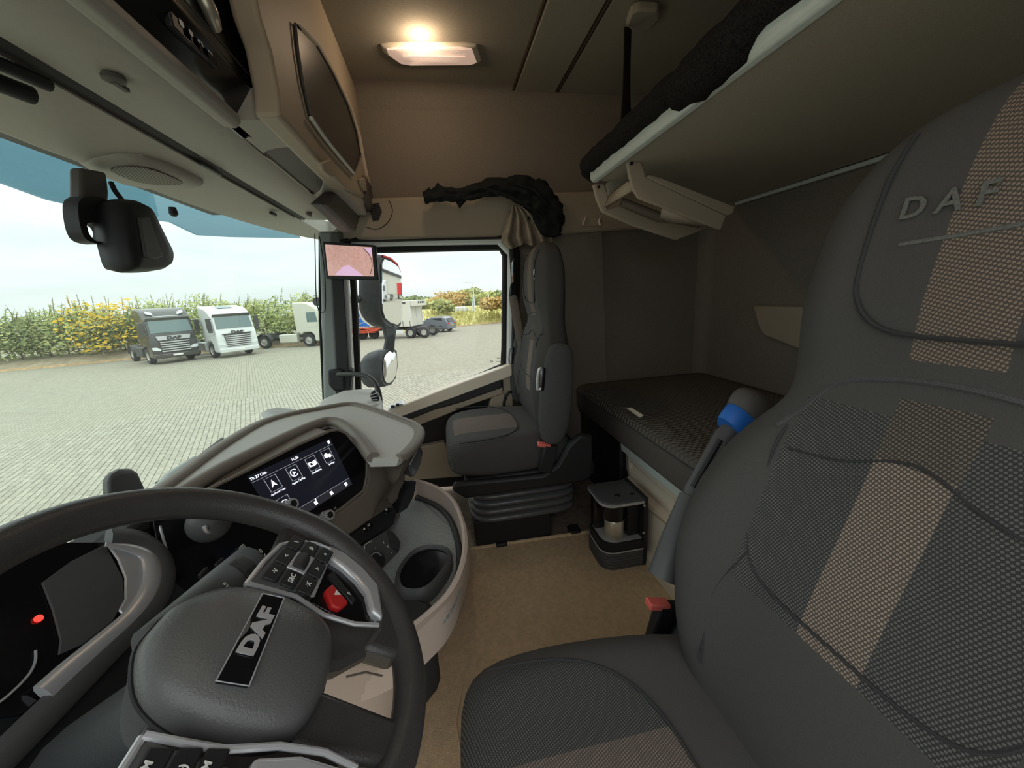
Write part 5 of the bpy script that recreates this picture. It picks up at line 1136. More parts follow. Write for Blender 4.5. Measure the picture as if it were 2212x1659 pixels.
# kerb in front of the hedge
KB = [(-60, 808), (0, 803), (150, 790), (290, 776), (420, 764), (560, 752), (700, 742), (760, 738)]
kb_ = [at(a, b, z=GZ) for a, b in KB]
mat('kerb_rust', (0.40, 0.27, 0.14), 0.9, noise=0.2, nscale=3)
mat('bank_soil', (0.30, 0.24, 0.165), 1.0, rgb2=(0.42, 0.36, 0.24), nscale=2.0)
o = MB().tube(kb_, 0.13, 4, up=(0, 0, 1)).build('kerb', 'kerb_rust', smooth=0); tag(o, 'low rusty brown kerb along the foot of the hedge', None, None, 'structure')
away = Vector((0.93, 0.36, 0))
o = MB().loft([kb_, [p + away * 1.5 + Vector((0, 0, 0.55)) for p in kb_], [p + away * 8 + Vector((0, 0, 0.8)) for p in kb_]], cap=False, closed=False).build('soil_bank', 'bank_soil'); tag(o, 'brown soil bank under the hedge', None, None, 'structure')

# ------------------------------------------------------------------ foliage
def leafmat(name, a, b):
    m, nt, M, mix, xyz, t = nodes_of(name, rough=0.8, spec=0.2)
    n = nt.nodes.new('ShaderNodeTexNoise'); n.inputs['Scale'].default_value = 1.6; n.inputs['Detail'].default_value = 5; nt.links.new(t.outputs['Object'], n.inputs['Vector'])
    r = nt.nodes.new('ShaderNodeValToRGB'); r.color_ramp.elements[0].position = 0.35; r.color_ramp.elements[1].position = 0.65
    r.color_ramp.elements[0].color = (*a, 1); r.color_ramp.elements[1].color = (*b, 1)
    nt.links.new(n.outputs['Fac'], r.inputs[0]); finish(nt, r.outputs[0])
leafmat('leaf_green', (0.22, 0.28, 0.09), (0.46, 0.50, 0.19)); leafmat('leaf_olive', (0.30, 0.33, 0.115), (0.52, 0.53, 0.22))
leafmat('leaf_dark', (0.11, 0.155, 0.065), (0.24, 0.28, 0.11)); leafmat('leaf_yellow', (0.50, 0.33, 0.02), (0.68, 0.48, 0.05))
leafmat('leaf_orange', (0.36, 0.24, 0.08), (0.55, 0.40, 0.15)); mat('bark', (0.17, 0.14, 0.10), 0.9, noise=0.3, nscale=6)
leafmat('grass', (0.42, 0.40, 0.13), (0.62, 0.57, 0.24))
def leaves(mb, c, rad, n, size, rnd, lean=(0, 0, 0)):
    c = Vector(c); lean = Vector(lean)
    for _ in range(n):
        while True:
            q = Vector((rnd.uniform(-1, 1), rnd.uniform(-1, 1), rnd.uniform(-1, 1)))
            if 0.35 < q.length < 1: break
        p = c + Vector((q.x * rad[0], q.y * rad[1], q.z * rad[2])) + lean * max(0, q.z)
        a = Vector((rnd.gauss(0, 1), rnd.gauss(0, 1), rnd.gauss(0, .7))).normalized(); b = a.orthogonal().normalized(); s = size * rnd.uniform(.6, 1.4)
        a, b = a * s, b * s * 0.55
        mb.add([p - a, p + b, p + a, p - b], [(0, 1, 2, 3)])
def shrub(base, h, w, mt_name, rnd, label, group, name='hedge_shrub', cat='shrub', twigs=5, dens=1000, size=0.12, lean=Vector((-.5, -.5, 0)), stem=0.05):
    base = Vector(base); r = thing(name, label, cat, tuple(base), group=group)
    cr_ = MB(); c0 = base + Vector((0, 0, h * 0.45))
    leaves(cr_, c0, (w * 0.55, w * 0.55, h * 0.46), int(dens * 0.6), size, rnd)
    for k in range(7):
        a = rnd.uniform(0, 2 * pi); z = rnd.uniform(0.15, 0.85)
        leaves(cr_, base + Vector((cos(a) * w * 0.32, sin(a) * w * 0.32, h * z)), (w * 0.28, w * 0.28, h * 0.18), int(dens * 0.07), size, rnd)
    cr_.build('foliage', mt_name, r, smooth=0, keep=True)
    st_ = MB(); st_.tube([base + Vector((0, 0, -0.2)), base + Vector((0.05, 0, h * 0.4)), base + Vector((0, 0.1, h * 0.8))], [stem, stem * .8, stem * .3], 6)
    tw = MB()
    for k in range(twigs):
        a = rnd.uniform(0, 2 * pi); p0 = base + Vector((cos(a) * w * 0.35, sin(a) * w * 0.35, h * rnd.uniform(.6, .85)))
        p1 = p0 + lean * rnd.uniform(.4, 1.3) + Vector((rnd.uniform(-.2, .2), rnd.uniform(-.3, .3), h * rnd.uniform(.15, .34)))
        st_.tube([p0, p0.lerp(p1, .5) + Vector((0, 0, .08)), p1], [0.025, 0.018, 0.006], 4)
        for q in range(9): leaves(tw, p0.lerp(p1, .35 + .07 * q), (.07, .07, .07), 3, size * 0.42, rnd)
    st_.build('stems', 'bark', r, smooth=0, keep=True)
    if twigs: tw.build('twig_leaves', mt_name, r, smooth=0, keep=True)
    return r
def hgt(pg, ptop):
    g = at(*pg, z=GZ); d = RR @ Vector((ptop[0] - PCX, ptop[1] - PCY, FPX)); k = math.hypot(g.x, g.y) / math.hypot(d.x, d.y); return g, (CAM + d * k).z - GZ
rnd = random.Random(21)
HB = lambda px: lerp([p[0] for p in KB], [p[1] for p in KB], px)
def kerb_y(px):
    for (a, b), (c, d) in zip(KB[:-1], KB[1:]):
        if a <= px <= c: return b + (d - b) * (px - a) / (c - a)
    return KB[-1][1]
HT = [(-60, 688), (60, 682), (120, 672), (200, 660), (280, 672), (360, 650), (460, 640), (520, 655), (600, 648), (680, 640), (760, 640)]
def top_y(px):
    for (a, b), (c, d) in zip(HT[:-1], HT[1:]):
        if a <= px <= c: return b + (d - b) * (px - a) / (c - a)
    return 650
sites = []
px = -45
i = 0
while px < 770:
    sites.append(px); px += 33
names = {0: 'at the left edge of the windscreen view'}
ORD = ['first', 'second', 'third', 'fourth', 'fifth', 'sixth', 'seventh', 'eighth', 'ninth', 'tenth', 'eleventh', 'twelfth', 'thirteenth']
def place_of(px): return 'left of the black lorry' if px < 300 else 'behind the black lorry' if px < 430 else 'behind the clean white lorry' if px < 550 else 'between the white lorries' if px < 650 else 'beyond the windscreen pillar'
for i, px in enumerate(sites):
    g, h = hgt((px, kerb_y(px)), (px, top_y(px)))
    off = away * (2.0 + 0.7 * (i % 2)); b = g + off; b.z = GZ + 0.5
    k = i % 3; mtn = ('leaf_green', 'leaf_olive', 'leaf_green')[k] if px > 300 else ('leaf_green', 'leaf_dark', 'leaf_olive')[k]
    place = place_of(px)
    shrub(b, h * 1.04 - 0.3, 3.3, mtn, rnd, ORD[sum(1 for q in sites[:i + 1] if place_of(q) == place) - 1] + ' leafy hedge shrub ' + place + ', counting from the left', 'hedge shrubs', twigs=5)
g, h = hgt((225, 783), (225, 655))
b = g + away * 1.5; b.z = GZ + 0.5
shrub(b, h * 0.98, 4.4, 'leaf_yellow', rnd, 'bright yellow autumn tree rising above the hedge', None, name='yellow_tree', cat='tree', twigs=3, dens=700, size=0.16)

# ------------------------------------------------------------------ vehicles
mat('lorry_black', (0.05, 0.048, 0.043), 0.3, coat=0.5); mat('lorry_white', (0.66, 0.68, 0.665), 0.3, coat=0.4)
mat('lorry_cream', (0.62, 0.61, 0.52), 0.45); mat('tyre', (0.03, 0.03, 0.032), 0.8); mat('hub', (0.45, 0.44, 0.40), 0.45, metal=0.5)
mat('dark_glass', (0.12, 0.18, 0.18), 0.08, spec=0.8); mat('chassis', (0.06, 0.058, 0.055), 0.7); mat('lamp_glass', (0.75, 0.78, 0.78), 0.15)
mat('frame_red', (0.62, 0.10, 0.05), 0.6, noise=0.2, nscale=5); mat('sail_blue', (0.02, 0.16, 0.58), 0.5); mat('car_grey', (0.13, 0.15, 0.18), 0.3, coat=0.5)
def wheel(root, x, y, r=0.52, w=0.34, name='wheel'):
    s = 1 if y > 0 else -1
    o = MB().lathe([(0.0, -w / 2), (r * 0.93, -w / 2), (r, -w * 0.36), (r, w * 0.36), (r * 0.93, w / 2), (r * 0.62, w / 2), (r * 0.56, w * 0.30), (0.0, w * 0.30)], (x, y, r), (0, s, 0), 22).build(name, 'tyre', root, local=True, smooth=40)
    MB().lathe([(0.0, w * 0.40), (r * 0.16, w * 0.42), (r * 0.24, w * 0.34), (r * 0.5, w * 0.33), (r * 0.56, w * 0.46), (r * 0.58, w * 0.30), (0, w * 0.30)], (x, y, r), (0, s, 0), 18).build('hub', 'hub', o, local=True, smooth=40)
    return o
def tractor(label, pos, head, paint, high=3.75, style='old', skirt=None):
    r = thing('lorry', label, 'lorry', (pos.x, pos.y, GZ), math.atan2(head[1], head[0]))
    W = 1.24
    prof = [(0.02, 0.42), (0.06, 1.10), (0.0, 1.88), (-0.06, 2.02), (-0.28, 2.90), (-0.42, 3.02), (-0.62, high - 0.32), (-1.0, high - 0.08), (-1.4, high), (-2.25, high + 0.02), (-2.28, 1.15), (-2.0, 1.12), (-1.95, 0.95), (-1.62, 1.15), (-1.05, 1.15), (-0.82, 0.95), (-0.78, 0.42)]
    if style == 'new': prof = [(0.10, 0.40), (0.16, 1.0), (0.10, 1.75), (0.0, 1.92), (-0.22, 2.86), (-0.40, 3.0), (-0.75, high - 0.30), (-1.2, high - 0.12), (-1.9, high - 0.02), (-2.3, high + 0.05), (-2.35, 1.15), (-2.0, 1.12), (-1.95, 0.95), (-1.62, 1.15), (-1.05, 1.15), (-0.82, 0.95), (-0.78, 0.40)]
    cab = MB().prism([(x, -W, z) for x, z in prof], (0, 2 * W, 0)).build('cab', paint, r, local=True, bevel=0.10, seg=3); cab['_o'] = [0, 0, 0]
    fx = 0.16 if style == 'new' else 0.07
    # windscreen and side windows
    z0, z1 = 2.02, 2.84; x0, x1 = (-0.015, -0.20) if style == 'new' else (-0.05, -0.265)
    MB().prism([(x0 + 0.03, -1.10, z0), (x0 + 0.03, 1.10, z0), (x1 + 0.03, 1.04, z1), (x1 + 0.03, -1.04, z1)], (-0.06, 0, 0.01)).build('windscreen', 'dark_glass', cab, local=True)
    MB().prism([(x1 + 0.05, -1.16, z1 - 0.02), (x1 + 0.05, 1.16, z1 - 0.02), (x1 + 0.10, 1.12, z1 + 0.14), (x1 + 0.10, -1.12, z1 + 0.14)], (-0.10, 0, 0.02)).build('sun_visor', 'chassis' if style == 'new' else paint, cab, local=True)
    for s in (-1, 1):
        MB().prism([(-0.32, s * 1.235, 1.95), (-1.20, s * 1.235, 1.95), (-1.18, s * 1.235, 2.72), (-0.46, s * 1.235, 2.72)], (0, s * 0.02, 0)).build('side_window', 'dark_glass', cab, local=True)
        m_ = MB().box((-0.08, s * 1.46, 2.38), (0.18, 0.26, 0.72)); m_.box((-0.10, s * 1.34, 2.70), (0.08, 0.2, 0.06)); m_.box((-0.10, s * 1.34, 1.98), (0.08, 0.2, 0.06)); m_.box((-0.08, s * 1.44, 1.90), (0.16, 0.22, 0.22))
        m_.build('mirror', 'chassis' if style == 'new' else paint, r, local=True, bevel=0.03)
        MB().prism([(fx + 0.005, s * 1.20, 0.92), (fx + 0.01, s * 0.78, 0.86), (fx + 0.01, s * 0.82, 1.02), (fx + 0.0, s * 1.0, 1.12), (fx - 0.01, s * 1.22, 1.12)], (-0.05, 0, 0)).build('headlamp', 'lamp_glass', cab, local=True)
        MB().prism([(-0.52 if style == 'old' else -0.5, s * 0.98, 3.28), (-0.50, s * 0.62, 3.14), (-0.56, s * 0.66, 3.34), (-0.62, s * 0.98, 3.46)], (0.03, 0, 0)).build('roof_lamp', 'lamp_glass', cab, local=True)
        MB().prism([(-0.35, s * 1.242, 1.62), (-1.25, s * 1.242, 1.55), (-1.25, s * 1.242, 1.62), (-0.35, s * 1.242, 1.70)], (0, s * 0.012, 0)).build('door_crease', paint, cab, local=True)
    # grille
    gz = [1.42, 1.27, 1.12, 0.97, 0.82] if style == 'old' else [1.50, 1.37, 1.24, 1.11, 0.98, 0.85]
    MB().prism([(fx + 0.0, -0.72, gz[-1] - 0.08), (fx, 0.72, gz[-1] - 0.08), (fx, 0.82, gz[0] + 0.1), (fx, -0.82, gz[0] + 0.1)], (0.02, 0, 0)).build('grille_back', 'chassis', cab, local=True)
    for z in gz: MB().prism([(fx + 0.02, -0.74, z - 0.035), (fx + 0.02, 0.74, z - 0.035), (fx + 0.02, 0.78, z + 0.035), (fx + 0.02, -0.78, z + 0.035)], (0.04, 0, 0)).build('grille_slat', 'silver', cab, local=True)
    if style == 'old':
        MB().prism([(fx + 0.0, -0.84, 1.55), (fx, 0.84, 1.55), (fx - 0.01, 0.92, 1.82), (fx - 0.01, -0.92, 1.82)], (0.05, 0, 0)).build('name_band', 'silver', cab, local=True)
        tz, tm = 1.66, 'chassis'
        MB().prism([(-0.50, -0.62, 3.00), (-0.50, 0.62, 3.00), (-0.52, 0.70, 3.10), (-0.52, -0.70, 3.10)], (0.06, 0, 0)).build('roof_strip', 'lamp_glass', cab, local=True)
    else:
        MB().prism([(fx, -0.95, 1.60), (fx, 0.95, 1.60), (fx, 0.85, 1.66), (fx, -0.85, 1.66)], (0.04, 0, 0)).build('grille_brow', 'chassis', cab, local=True)
        tz, tm = 1.72, 'chassis'
        MB().prism([(-1.0, -0.45, high - 0.16), (-1.0, 0.45, high - 0.16), (-1.5, 0.45, high - 0.03), (-1.5, -0.45, high - 0.03)], (0, 0, 0.03)).build('roof_hatch', 'dark_glass', cab, local=True)
    t_ = text('lettering', 'DAF', 0.26, tm, None, frame((fx + 0.065, 0, tz), (0, 1, 0), (0, 0, 1)), ext=0.01, bold=0.02, sx=1.5); t_.parent = cab
    MB().box((fx - 0.02, 0, 0.52), (0.22, 2.44, 0.30)).build('bumper', paint, r, local=True, bevel=0.06)
    MB().box((fx + 0.095, 0, 0.55), (0.02, 0.52, 0.11)).build('number_plate', 'white_print', r, local=True)
    # chassis
    ch_ = MB().box((-4.0, 0.4, 0.85), (4.6, 0.1, 0.26)).box((-4.0, -0.4, 0.85), (4.6, 0.1, 0.26)).box((-5.2, 0, 1.05), (0.9, 0.9, 0.12)); ch_.build('chassis_frame', 'chassis', r, local=True)
    for s in (-1, 1):
        MB().box((-3.05, s * 1.0, 0.72), (1.5, 0.48, 0.66)).build('side_tank', skirt or paint, r, local=True, bevel=0.06)
        MB().loft([[Vector((-5.2 + 0.62 * cos(a), s * (0.72 + 0.5 * k), 0.55 + 0.62 * sin(a))) for a in [pi * q / 10 for q in range(11)]] for k in (0, 1)], cap=False, closed=False).build('mudguard', 'chassis', r, local=True, solid=0.04)
        wheel(r, -1.35, s * 1.05); wheel(r, -5.2, s * 1.0)
    return r
def turned(px, py, deg):
    p = at(px, py, z=GZ); v = Vector((p.x, p.y, 0)).normalized(); l = Vector((-v.y, v.x, 0)); a = radians(deg)
    h = -v * cos(a) - l * sin(a); return p, h
p, h = turned(388, 782, 15); tractor('glossy black lorry tractor parked before the hedge', p, h, 'lorry_black', 3.62, 'old', 'chassis')
p, h = turned(521, 769, 20); tractor('clean white lorry tractor with dark sun visor', p, h, 'lorry_white', 3.55, 'new')
pa, pb = at(641, 743, z=GZ), at(679, 748, z=GZ); hd_ = (pb - pa).normalized(); hd_ = Vector((-0.25, -0.97, 0)).normalized()
tractor('cream white lorry tractor half hidden by the windscreen pillar', pb + hd_ * 1.3 + Vector((1.2, 0, 0)), hd_, 'lorry_cream', 3.5, 'old')

def boxbody(a, b, depth, z0, z1):
    a = Vector((a.x, a.y, 0)); b = Vector((b.x, b.y, 0)); n = Vector((-(b - a).y, (b - a).x, 0)).normalized()
    if n.dot(a) < 0: n = -n
    q = [a, b, b + n * depth, a + n * depth]
    return MB().prism([p + Vector((0, 0, z0)) for p in q], (0, 0, z1 - z0)), n
# flatbed trailer with stacked red frames and blue tiled white sheet
a, b = at(715, 737, z=GZ), at(838, 731, z=GZ)
tr = thing('curtain_trailer', 'white box trailer with blue tiled curve over red frames', 'trailer', (a.x, a.y, GZ))
mb, n = boxbody(a, b, 2.45, GZ + 1.02, GZ + 3.1); mb.build('body', 'lorry_cream', tr, bevel=0.04)
o_ = a.copy(); fN = -n
def side(px, py, h=0.0): return on(px, py, o_ + fN * h, fN)
BLU = [[(764, 660), (767, 658), (770, 672), (764, 675)], [(764, 677), (771, 674), (777, 685), (765, 692)], [(765, 694), (778, 687), (786, 695), (766, 705)], [(780, 688), (777, 686), (772, 674), (774, 673)], [(769, 705), (788, 696), (800, 705)]]
for q in BLU: MB().prism([side(*p, 0.01) for p in q], fN * 0.02).build('blue_tile', 'sail_blue', tr, smooth=0)
u_ = (b - a).normalized(); L_ = (b - a).length
rnd = random.Random(2)
for k in range(14):
    t0 = 0.30 + 0.045 * (k % 12); z = 0.62 + 0.11 * (k % 4)
    c = a + u_ * L_ * (t0 + 0.06) - n * 0.08; c.z = GZ + z
    MB().box(c, (1.1, 0.22, 0.08), rz=math.atan2(u_.y, u_.x) + rnd.uniform(-.1, .1), ry=rnd.uniform(-.15, .15)).build('red_frame', 'frame_red', tr)
c = a + u_ * L_ * 0.5 + n * 1.2; c.z = GZ + 0.8; MB().box(c, (L_ * 0.95, 1.2, 0.24), rz=math.atan2(u_.y, u_.x)).build('chassis', 'frame_red', tr)
for t_ in (0.55, 0.75):
    c = a + u_ * L_ * t_ + n * 0.25
    MB().lathe([(0, -0.15), (0.42, -0.15), (0.46, -0.1), (0.46, 0.1), (0.42, 0.15), (0, 0.15)], (c.x, c.y, GZ + 0.46), n, 18).build('wheel', 'tyre', tr, smooth=40)
# cream refrigerated drawbar trailer
a, b, e = at(838, 733, z=GZ), at(892, 731, z=GZ), at(931, 727, z=GZ)
rt = thing('refrigerated_trailer', 'cream refrigerated trailer with cooling unit on its end wall', 'trailer', (a.x, a.y, GZ))
mb, n = boxbody(a, b, 2.4, GZ + 1.0, GZ + 3.18); mb.build('body', 'lorry_cream', rt, bevel=0.05)
u_ = Vector(((b - a).x, (b - a).y, 0)).normalized(); rz = math.atan2(u_.y, u_.x); bb_ = Vector((b.x, b.y, 0))
def rp_(s, d, z): return bb_ + u_ * s + n * d + Vector((0, 0, GZ + z))
MB().box(rp_(0.28, 1.2, 2.92), (0.62, 2.2, 0.50), rz=rz).build('cooling_unit', 'lorry_cream', rt, bevel=0.05)
for k in range(4): MB().box(rp_(0.60, 0.6 + 0.38 * k, 2.98), (0.02, 0.22, 0.16), rz=rz).build('vent', 'chassis', rt)
for k in (0.05, 1.2, 2.35): MB().box(rp_(0.02, k, 2.1), (0.06, 0.07, 2.1), rz=rz).build('door_post', 'lorry_white', rt)
for k in (-0.75, -0.1): MB().box(rp_(k, -0.01, 1.25), (0.03, 0.03, 0.5), rz=rz).build('lock_bar', 'chassis', rt)
MB().box(rp_(-0.45, -0.015, 3.0), (0.26, 0.02, 0.14), rz=rz).build('side_marking', 'chassis', rt)
MB().box(rp_(-1.5, 1.2, 0.80), (4.6, 1.1, 0.22), rz=rz).build('chassis', 'chassis', rt)
MB().box(rp_(-1.6, 0.06, 0.62), (1.6, 0.06, 0.30), rz=rz).build('side_guard', 'lorry_white', rt)
for s in (-0.15, 1.5):
    for d in (0.2, 2.1):
        c = rp_(s * 0.75 - 0.1, d, 0.48); MB().lathe([(0, -0.16), (0.44, -0.16), (0.48, -0.1), (0.48, 0.1), (0.44, 0.16), (0.26, 0.16), (0.24, 0.08), (0, 0.08)], c, -n, 18).build('wheel', 'tyre', rt, smooth=40)
        MB().lathe([(0, 0.10), (0.22, 0.10), (0.25, 0.165), (0.26, 0.10), (0, 0.09)], c, -n, 16).build('hub', 'hub', rt, smooth=40)
MB().tube([rp_(0.2, 0.5, 0.85), rp_(2.6, 1.2, 0.62)], 0.05, 6).tube([rp_(0.2, 1.9, 0.85), rp_(2.6, 1.2, 0.62)], 0.05, 6).build('drawbar', 'chassis', rt)
# estate car
cp0 = at(978, 716, z=GZ)
car = thing('car', 'dark grey estate car parked beyond the trailers', 'car', (cp0.x, cp0.y, GZ), math.atan2(0.85, 0.53))
prof = [(0.0, 0.30), (-0.03, 0.62), (0.02, 0.90), (0.32, 1.34), (0.62, 1.44), (1.8, 1.46), (2.35, 1.34), (3.05, 0.94), (3.9, 0.84), (4.2, 0.60), (4.2, 0.28)]
rg = []
for s, y in ((0.93, -0.86), (1.0, -0.80), (1.0, 0.80), (0.93, 0.86)):
    rg.append([Vector((2.1 + (x - 2.1) * (1 if s == 1.0 else 0.985), y * (1 if z < 0.95 else 0.86), 0.28 + (z - 0.28) * (1.0 if s == 1.0 else 0.96))) for x, z in prof])
bd = MB().loft(rg).build('body', 'car_grey', car, local=True, bevel=0.03)
for s in (-1, 1):
    MB().prism([(0.45, s * 0.755, 0.95), (2.9, s * 0.755, 0.95), (2.3, s * 0.715, 1.32), (0.75, s * 0.715, 1.36)], (0, s * 0.04, 0)).build('side_window', 'black_gloss', bd, local=True)
    for x in (0.80, 3.45):
        wheel(car, x, s * 0.76, 0.34, 0.22)
    MB().box((-0.02, s * 0.62, 0.84), (0.06, 0.34, 0.12)).build('tail_lamp', 'red', bd, local=True)
MB().prism([(0.03, -0.60, 0.96), (0.03, 0.60, 0.96), (0.26, 0.56, 1.30), (0.26, -0.56, 1.30)], (-0.03, 0, 0.01)).build('rear_window', 'black_gloss', bd, local=True)
MB().box((-0.04, 0, 0.66), (0.02, 0.46, 0.11)).build('number_plate', 'leaf_yellow', bd, local=True)
MB().box((1.3, 0.62, 1.49), (1.5, 0.04, 0.03)).box((1.3, -0.62, 1.49), (1.5, 0.04, 0.03)).build('roof_rail', 'silver', bd, local=True)

# ------------------------------------------------------------------ grass bank, trees and lamp posts through the side window
GB = [(850, 720), (985, 706), (1083, 697), (1200, 688)]
g0_ = [at(a, b, z=GZ) for a, b in GB]; out = Vector((0.97, -0.05, 0))
bank_rows = [g0_, [p + out * 3 + Vector((0, 0, 0.9)) for p in g0_], [p + out * 8 + Vector((0, 0, 1.7)) for p in g0_], [p + out * 60 + Vector((0, 0, 1.9)) for p in g0_]]
gb = MB().loft(bank_rows, cap=False, closed=False).build('grass_bank', 'grass'); tag(gb, 'dry yellow green grass bank beyond the yard', None, None, 'structure')
tuf = MB(); rnd = random.Random(8)
for _ in range(2600):
    k = rnd.randrange(3); t_ = rnd.random(); q = rnd.random()
    lo_, hi_ = bank_rows[0], bank_rows[2]
    p = lo_[k].lerp(lo_[k + 1], t_).lerp(bank_rows[1][k].lerp(bank_rows[1][k + 1], t_), q * 2) if q < .5 else bank_rows[1][k].lerp(bank_rows[1][k + 1], t_).lerp(hi_[k].lerp(hi_[k + 1], t_), q * 2 - 1)
    w_ = Vector((rnd.uniform(-.1, .1), rnd.uniform(-.1, .1), 0)); hh = rnd.uniform(.2, .55)
    tuf.add([p - w_, p + w_, p + Vector((rnd.uniform(-.15, .15), rnd.uniform(-.15, .15), hh))], [(0, 1, 2)])
tag(tuf.build('tufts', 'grass', gb, smooth=0, keep=True), kind='stuff')
o = MB().tube([p + Vector((0, 0, 0.02)) for p in g0_], 0.10, 4, up=(0, 0, 1)).build('bank_kerb', 'kerb_rust', smooth=0); tag(o, 'low kerb at the foot of the grass bank', None, None, 'structure')
TREES = [(880, 636, 700, 'leaf_dark', 4.5, 62), (905, 638, 700, 'leaf_dark', 5, 66), (938, 640, 700, 'leaf_olive', 5, 62), (962, 634, 700, 'leaf_orange', 5, 60), (975, 627, 700, 'leaf_orange', 5.5, 66), (998, 622, 700, 'leaf_olive', 6, 68), (1022, 624, 700, 'leaf_green', 6, 70), (1045, 630, 700, 'leaf_olive', 5.5, 66), (1066, 628, 700, 'leaf_green', 6, 72), (1088, 622, 700, 'leaf_dark', 5, 66), (955, 655, 700, 'leaf_olive', 2.6, 48), (1062, 662, 700, 'leaf_orange', 2.6, 46), (1085, 668, 700, 'leaf_orange', 3.0, 47)]
TL = ['dark green tree at the left of the far tree line', 'dark tree behind the refrigerated trailer roof', 'olive tree just right of the trailer cooling unit', 'brown autumn tree above the grey car', 'tall russet tree in the far tree line', 'tall olive tree left of the lamp post', 'green tree behind the lamp post', 'olive tree right of the lamp post', 'green tree near the window edge', 'dark pointed tree at the right window edge', 'low olive bush on the bank behind the car', 'ochre autumn bush on the grass bank', 'orange bush on the bank at the window edge']
for i, (px, ty, by, mtn, w_, dist) in enumerate(TREES):
    d = RR @ Vector((px - PCX, ty - PCY, FPX)); k = dist / math.hypot(d.x, d.y); tp = CAM + d * k
    bz = GZ + 1.6; base = Vector((tp.x, tp.y, bz)); h = max(1.5, tp.z - bz)
    shrub(base, h, w_, mtn, rnd, TL[i], 'far trees beyond the bank', name='tree' if i < 10 else 'bush', cat='tree' if i < 10 else 'bush', twigs=4 if i in (2, 3) else 0, dens=620, size=0.26, lean=Vector((0, .3, 0)), stem=0.12)
for px, ty, by, dist, arm_, lb in ((1022, 620, 672, 45, True, 'tall grey lamp post with curved arm on the bank'), (1019, 638, 672, 47, False, 'plain thin post beside the lamp post'), (1055, 635, 660, 60, False, 'distant thin post among the right hand trees')):
    d = RR @ Vector((px - PCX, ty - PCY, FPX)); k = dist / math.hypot(d.x, d.y); tp = CAM + d * k
    lp = thing('lamp_post', lb, 'lamp post', (tp.x, tp.y, GZ + 1.5))
    pts = [Vector((tp.x, tp.y, GZ + 1.5)), Vector((tp.x, tp.y, tp.z))]
    MB().tube(pts, 0.06, 6).build('pole', 'alu', lp)
    if arm_:
        MB().tube(smooth_path([pts[1], pts[1] + Vector((0, 0.05, .35)), pts[1] + Vector((0, 0.35, .55)), pts[1] + Vector((0, 0.9, .55))], 4), 0.045, 6).build('arm', 'alu', lp)
        MB().box(pts[1] + Vector((0, 1.0, .53)), (0.2, 0.4, 0.1)).build('lantern', 'alu', lp, bevel=0.02)
# low pale greenhouse on the far side
d = RR @ Vector((988 - PCX, 672 - PCY, FPX)); tp = CAM + d * (50 / math.hypot(d.x, d.y))
gh_ = thing('greenhouse', 'low pale greenhouse roof behind the grass bank', 'building', (tp.x, tp.y, GZ + 1.7))
MB().prism([(tp.x, tp.y + 1.9, tp.z - 0.6), (tp.x, tp.y - 2.2, tp.z - 0.6), (tp.x, tp.y - 1.2, tp.z + 0.45), (tp.x, tp.y + 1.2, tp.z + 0.45)], (4, 0, 0)).build('walls', 'door_paint', gh_)
for k in range(6): MB().box((tp.x - 0.03, tp.y + 1.5 - 0.55 * k, tp.z - 0.05), (0.04, 0.05, 0.9)).build('glazing_bar', 'hub', gh_)

# ------------------------------------------------------------------ exterior mirror, visor, wiper of this lorry
xm = thing('exterior_mirror', 'tall door mirror above a wide angle mirror outside the passenger window', 'mirror', (2.45, 0.36, 0.6))
def housing(face_px, xl, xr, look, depth, nm):
    """mirror head: glass outline px list with per-point x, housing lofted forwards"""
    mxp = sum(p[0] for p in face_px) / len(face_px); myp = sum(p[1] for p in face_px) / len(face_px)
    c = at(mxp, myp, x=(xl + xr) / 2); dv = (c - CAM).normalized(); nrm = (Vector(look).normalized() - dv).normalized()
    g = [on(px, py, c, nrm) for px, py in face_px]
    fw = Vector((-0.10, 1, 0)).normalized() * depth
    rings = [[c + (p - c) * 0.98 for p in g], [c + (p - c) * 1.07 for p in g], [c + (p - c) * 1.09 + fw * 0.25 for p in g], [c + (p - c) * 1.02 + fw * 0.75 for p in g], [c + (p - c) * 0.82 + fw * 1.0 for p in g]]
    hs = MB().loft(rings).build(nm, 'mirror_case', xm, smooth=50); sub_of(hs)
    return hs, g, c, nrm
F1 = [(821, 566), (826, 556), (842, 562), (858, 574), (864, 590), (866, 620), (867, 680), (864, 698), (856, 705), (840, 700), (828, 690), (822, 672), (821, 620)]
hs, g, c, nrm = housing(F1, 2.42, 2.60, (0.45, -0.89, -0.025), 0.13, 'main_head')
MB().prism([c + (p - c) * 0.95 + nrm * 0.012 for p in g], -nrm * 0.01).build('glass', 'mirror_glass', hs, smooth=0)
MB().tube([g[1] + nrm * 0.004 + Vector((0, 0, .008)), g[2] + nrm * 0.004 + Vector((0, 0, .010)), g[3] + Vector((0, 0, .008)), g[4] + Vector((0, 0, .004))], 0.007, 6).build('red_top_edge', 'red', hs)
F2 = [(824, 776), (832, 760), (846, 754), (856, 760), (858, 790), (854, 815), (845, 828), (832, 832), (825, 818)]
hs, g, c, nrm = housing(F2, 2.42, 2.52, (0.45, -0.89, -0.12), 0.13, 'wide_angle_head')
gm = MB(); cN = c + nrm * 0.022
gm.add([cN] + [c + (p - c) * 0.6 + nrm * 0.018 for p in g] + [c + (p - c) * 0.94 + nrm * 0.006 for p in g], [(0, 1 + k, 1 + (k + 1) % len(g)) for k in range(len(g))] + [(1 + k, 1 + len(g) + k, 1 + len(g) + (k + 1) % len(g), 1 + (k + 1) % len(g)) for k in range(len(g))])
gm.build('convex_glass', 'mirror_glass', hs, smooth=80, sub=1)
